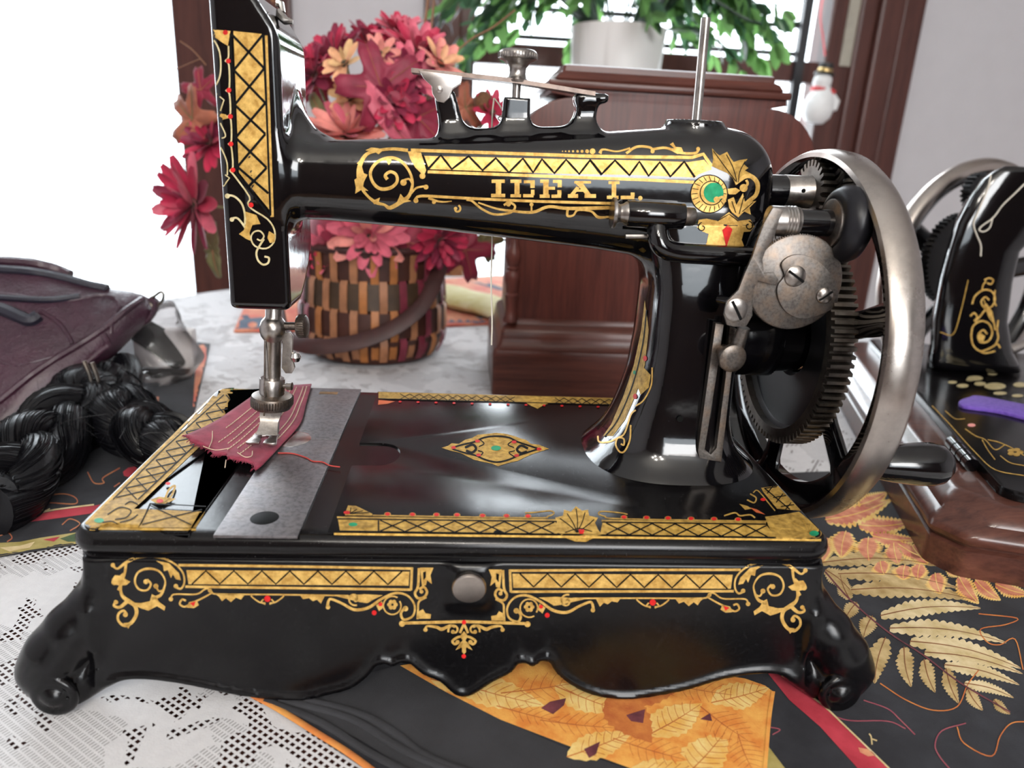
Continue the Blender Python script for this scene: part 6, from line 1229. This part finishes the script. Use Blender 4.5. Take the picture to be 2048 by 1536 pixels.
for P_, w_ in (([(1864, 812), (1900, 850), (1950, 905), (1990, 940), (2048, 952)], 2), ([(1930, 858), (1950, 872), (1970, 880), (1990, 900), (2010, 890)], 2), ([(1975, 880), (2000, 886), (2030, 900), (2048, 912)], 2), ([(1890, 822), (1910, 838), (1930, 838)], 1.8), ([(2000, 912), (2020, 926), (2048, 932)], 2), ([(1964, 880), (1975, 900), (1990, 920)], 2)): D.stroke(P_, w_, .03, 2)
D.obj('gilt_decoration', ['gold_leaf', 'gold_pale', 'gold_dark', 'petal_salmon'], M2); D = Decal([gq])
for k_ in range(5): a = k_*1.257; D.dot(2030+10*math.cos(a), 905+5*math.sin(a), 7, 3.6, .034, 2)
D.obj('gilt_flower', ['gold_leaf', 'gold_pale', 'gold_dark', 'petal_salmon'], M2)
for x, y, r1, r2 in ((1990, 773, 22, 7), (1925, 772, 12, 4), (1950, 757, 16, 5), (2000, 787, 14, 3.4), (1985, 748, 10, 3), (2040, 770, 14, 5), (1905, 765, 9, 3), (1960, 768, 12, 4), (1940, 760, 8, 3), (2035, 792, 12, 3)): D = Decal([gq]); D.dot(x, y, r1, r2, .03, 0); D.obj('pale_leaf_mark', ['gold_pale'], M2)
D = Decal([gq]); D.dot(1943, 851, 8, 3.4, .034, 0); D.obj('pink_flower_mark', ['petal_salmon'], M2)
# purple felt and thread on it
g = Geo(); P = smoothpath([(1917, 806), (1935, 798), (1960, 795), (2048, 812), (2110, 822), (2100, 850), (2048, 838), (2000, 826), (1960, 820), (1925, 815)], 4, True)
g.prism([tuple(at(x, y, Z=5.35)[:2]) for x, y in P], 5.22, 5.55, 'z', .12); tag(g.obj('felt_pad', 'felt_purple'), 'purple felt pad on the bed of the second machine', 'felt')
DQ = Decal([gpil])
def thr(P, label):
    H = [DQ.hit(x, y, .12) for x, y in smoothpath(P, 6)]; H = [np.array(h) for h in H if h is not None]
    tag(Geo().tube(H, .07, 5).obj('loose_thread', 'thread_white'), label, 'thread')
thr([(1982, 352), (1972, 385), (1952, 430), (1946, 450), (1952, 470), (1960, 490), (1960, 512)], 'white thread end dangling on the left of the second machine')
thr([(2060, 355), (2030, 385), (2004, 410), (1985, 435), (1962, 452), (1957, 460), (1966, 463), (1978, 455), (1984, 434)], 'white thread loop on the pillar of the second machine')
# ------------------------------------------------------------------ ceiling lamp behind the photographer
LP = thing('ceiling_lamp', 'ceiling lamp with five small bulbs above the near side of the table', 'lamp', (5, -150, 118))
lb = NT('lamp_bulb'); lb.set(Base_Color=(1, .95, .88)); lb.p.inputs['Emission Color'].default_value = (1, .93, .82, 1); lb.p.inputs['Emission Strength'].default_value = 40
Geo().tube([(5, -150, 164), (5, -150, 124)], .8, 10).obj('stem', 'brass', LP)
for i in range(5):
    a = 2*math.pi*i/5+.3; c = np.array([5+24*math.cos(a), -150+24*math.sin(a), 122.])
    Geo().tube(smoothpath([(5, -150, 126), (5+12*math.cos(a), -150+12*math.sin(a), 130), c+(0, 0, 5)], 5), .5, 8).obj('arm', 'brass', LP)
    Geo().lathe([(.01, -2.6), (1.6, -2.1), (2.5, -.4), (2.3, 1.2), (1.3, 3.0), (1.2, 4.6)], c, n=16).obj('bulb', 'lamp_bulb', LP)
    d = bpy.data.lights.new('bulb_light', 'POINT'); d.energy = 9; d.color = (1, .94, .86); d.shadow_soft_size = .03
    o = bpy.data.objects.new('bulb_light', d); COL.objects.link(o); o.location = (c-np.array([0, 0, 4.5]))*S
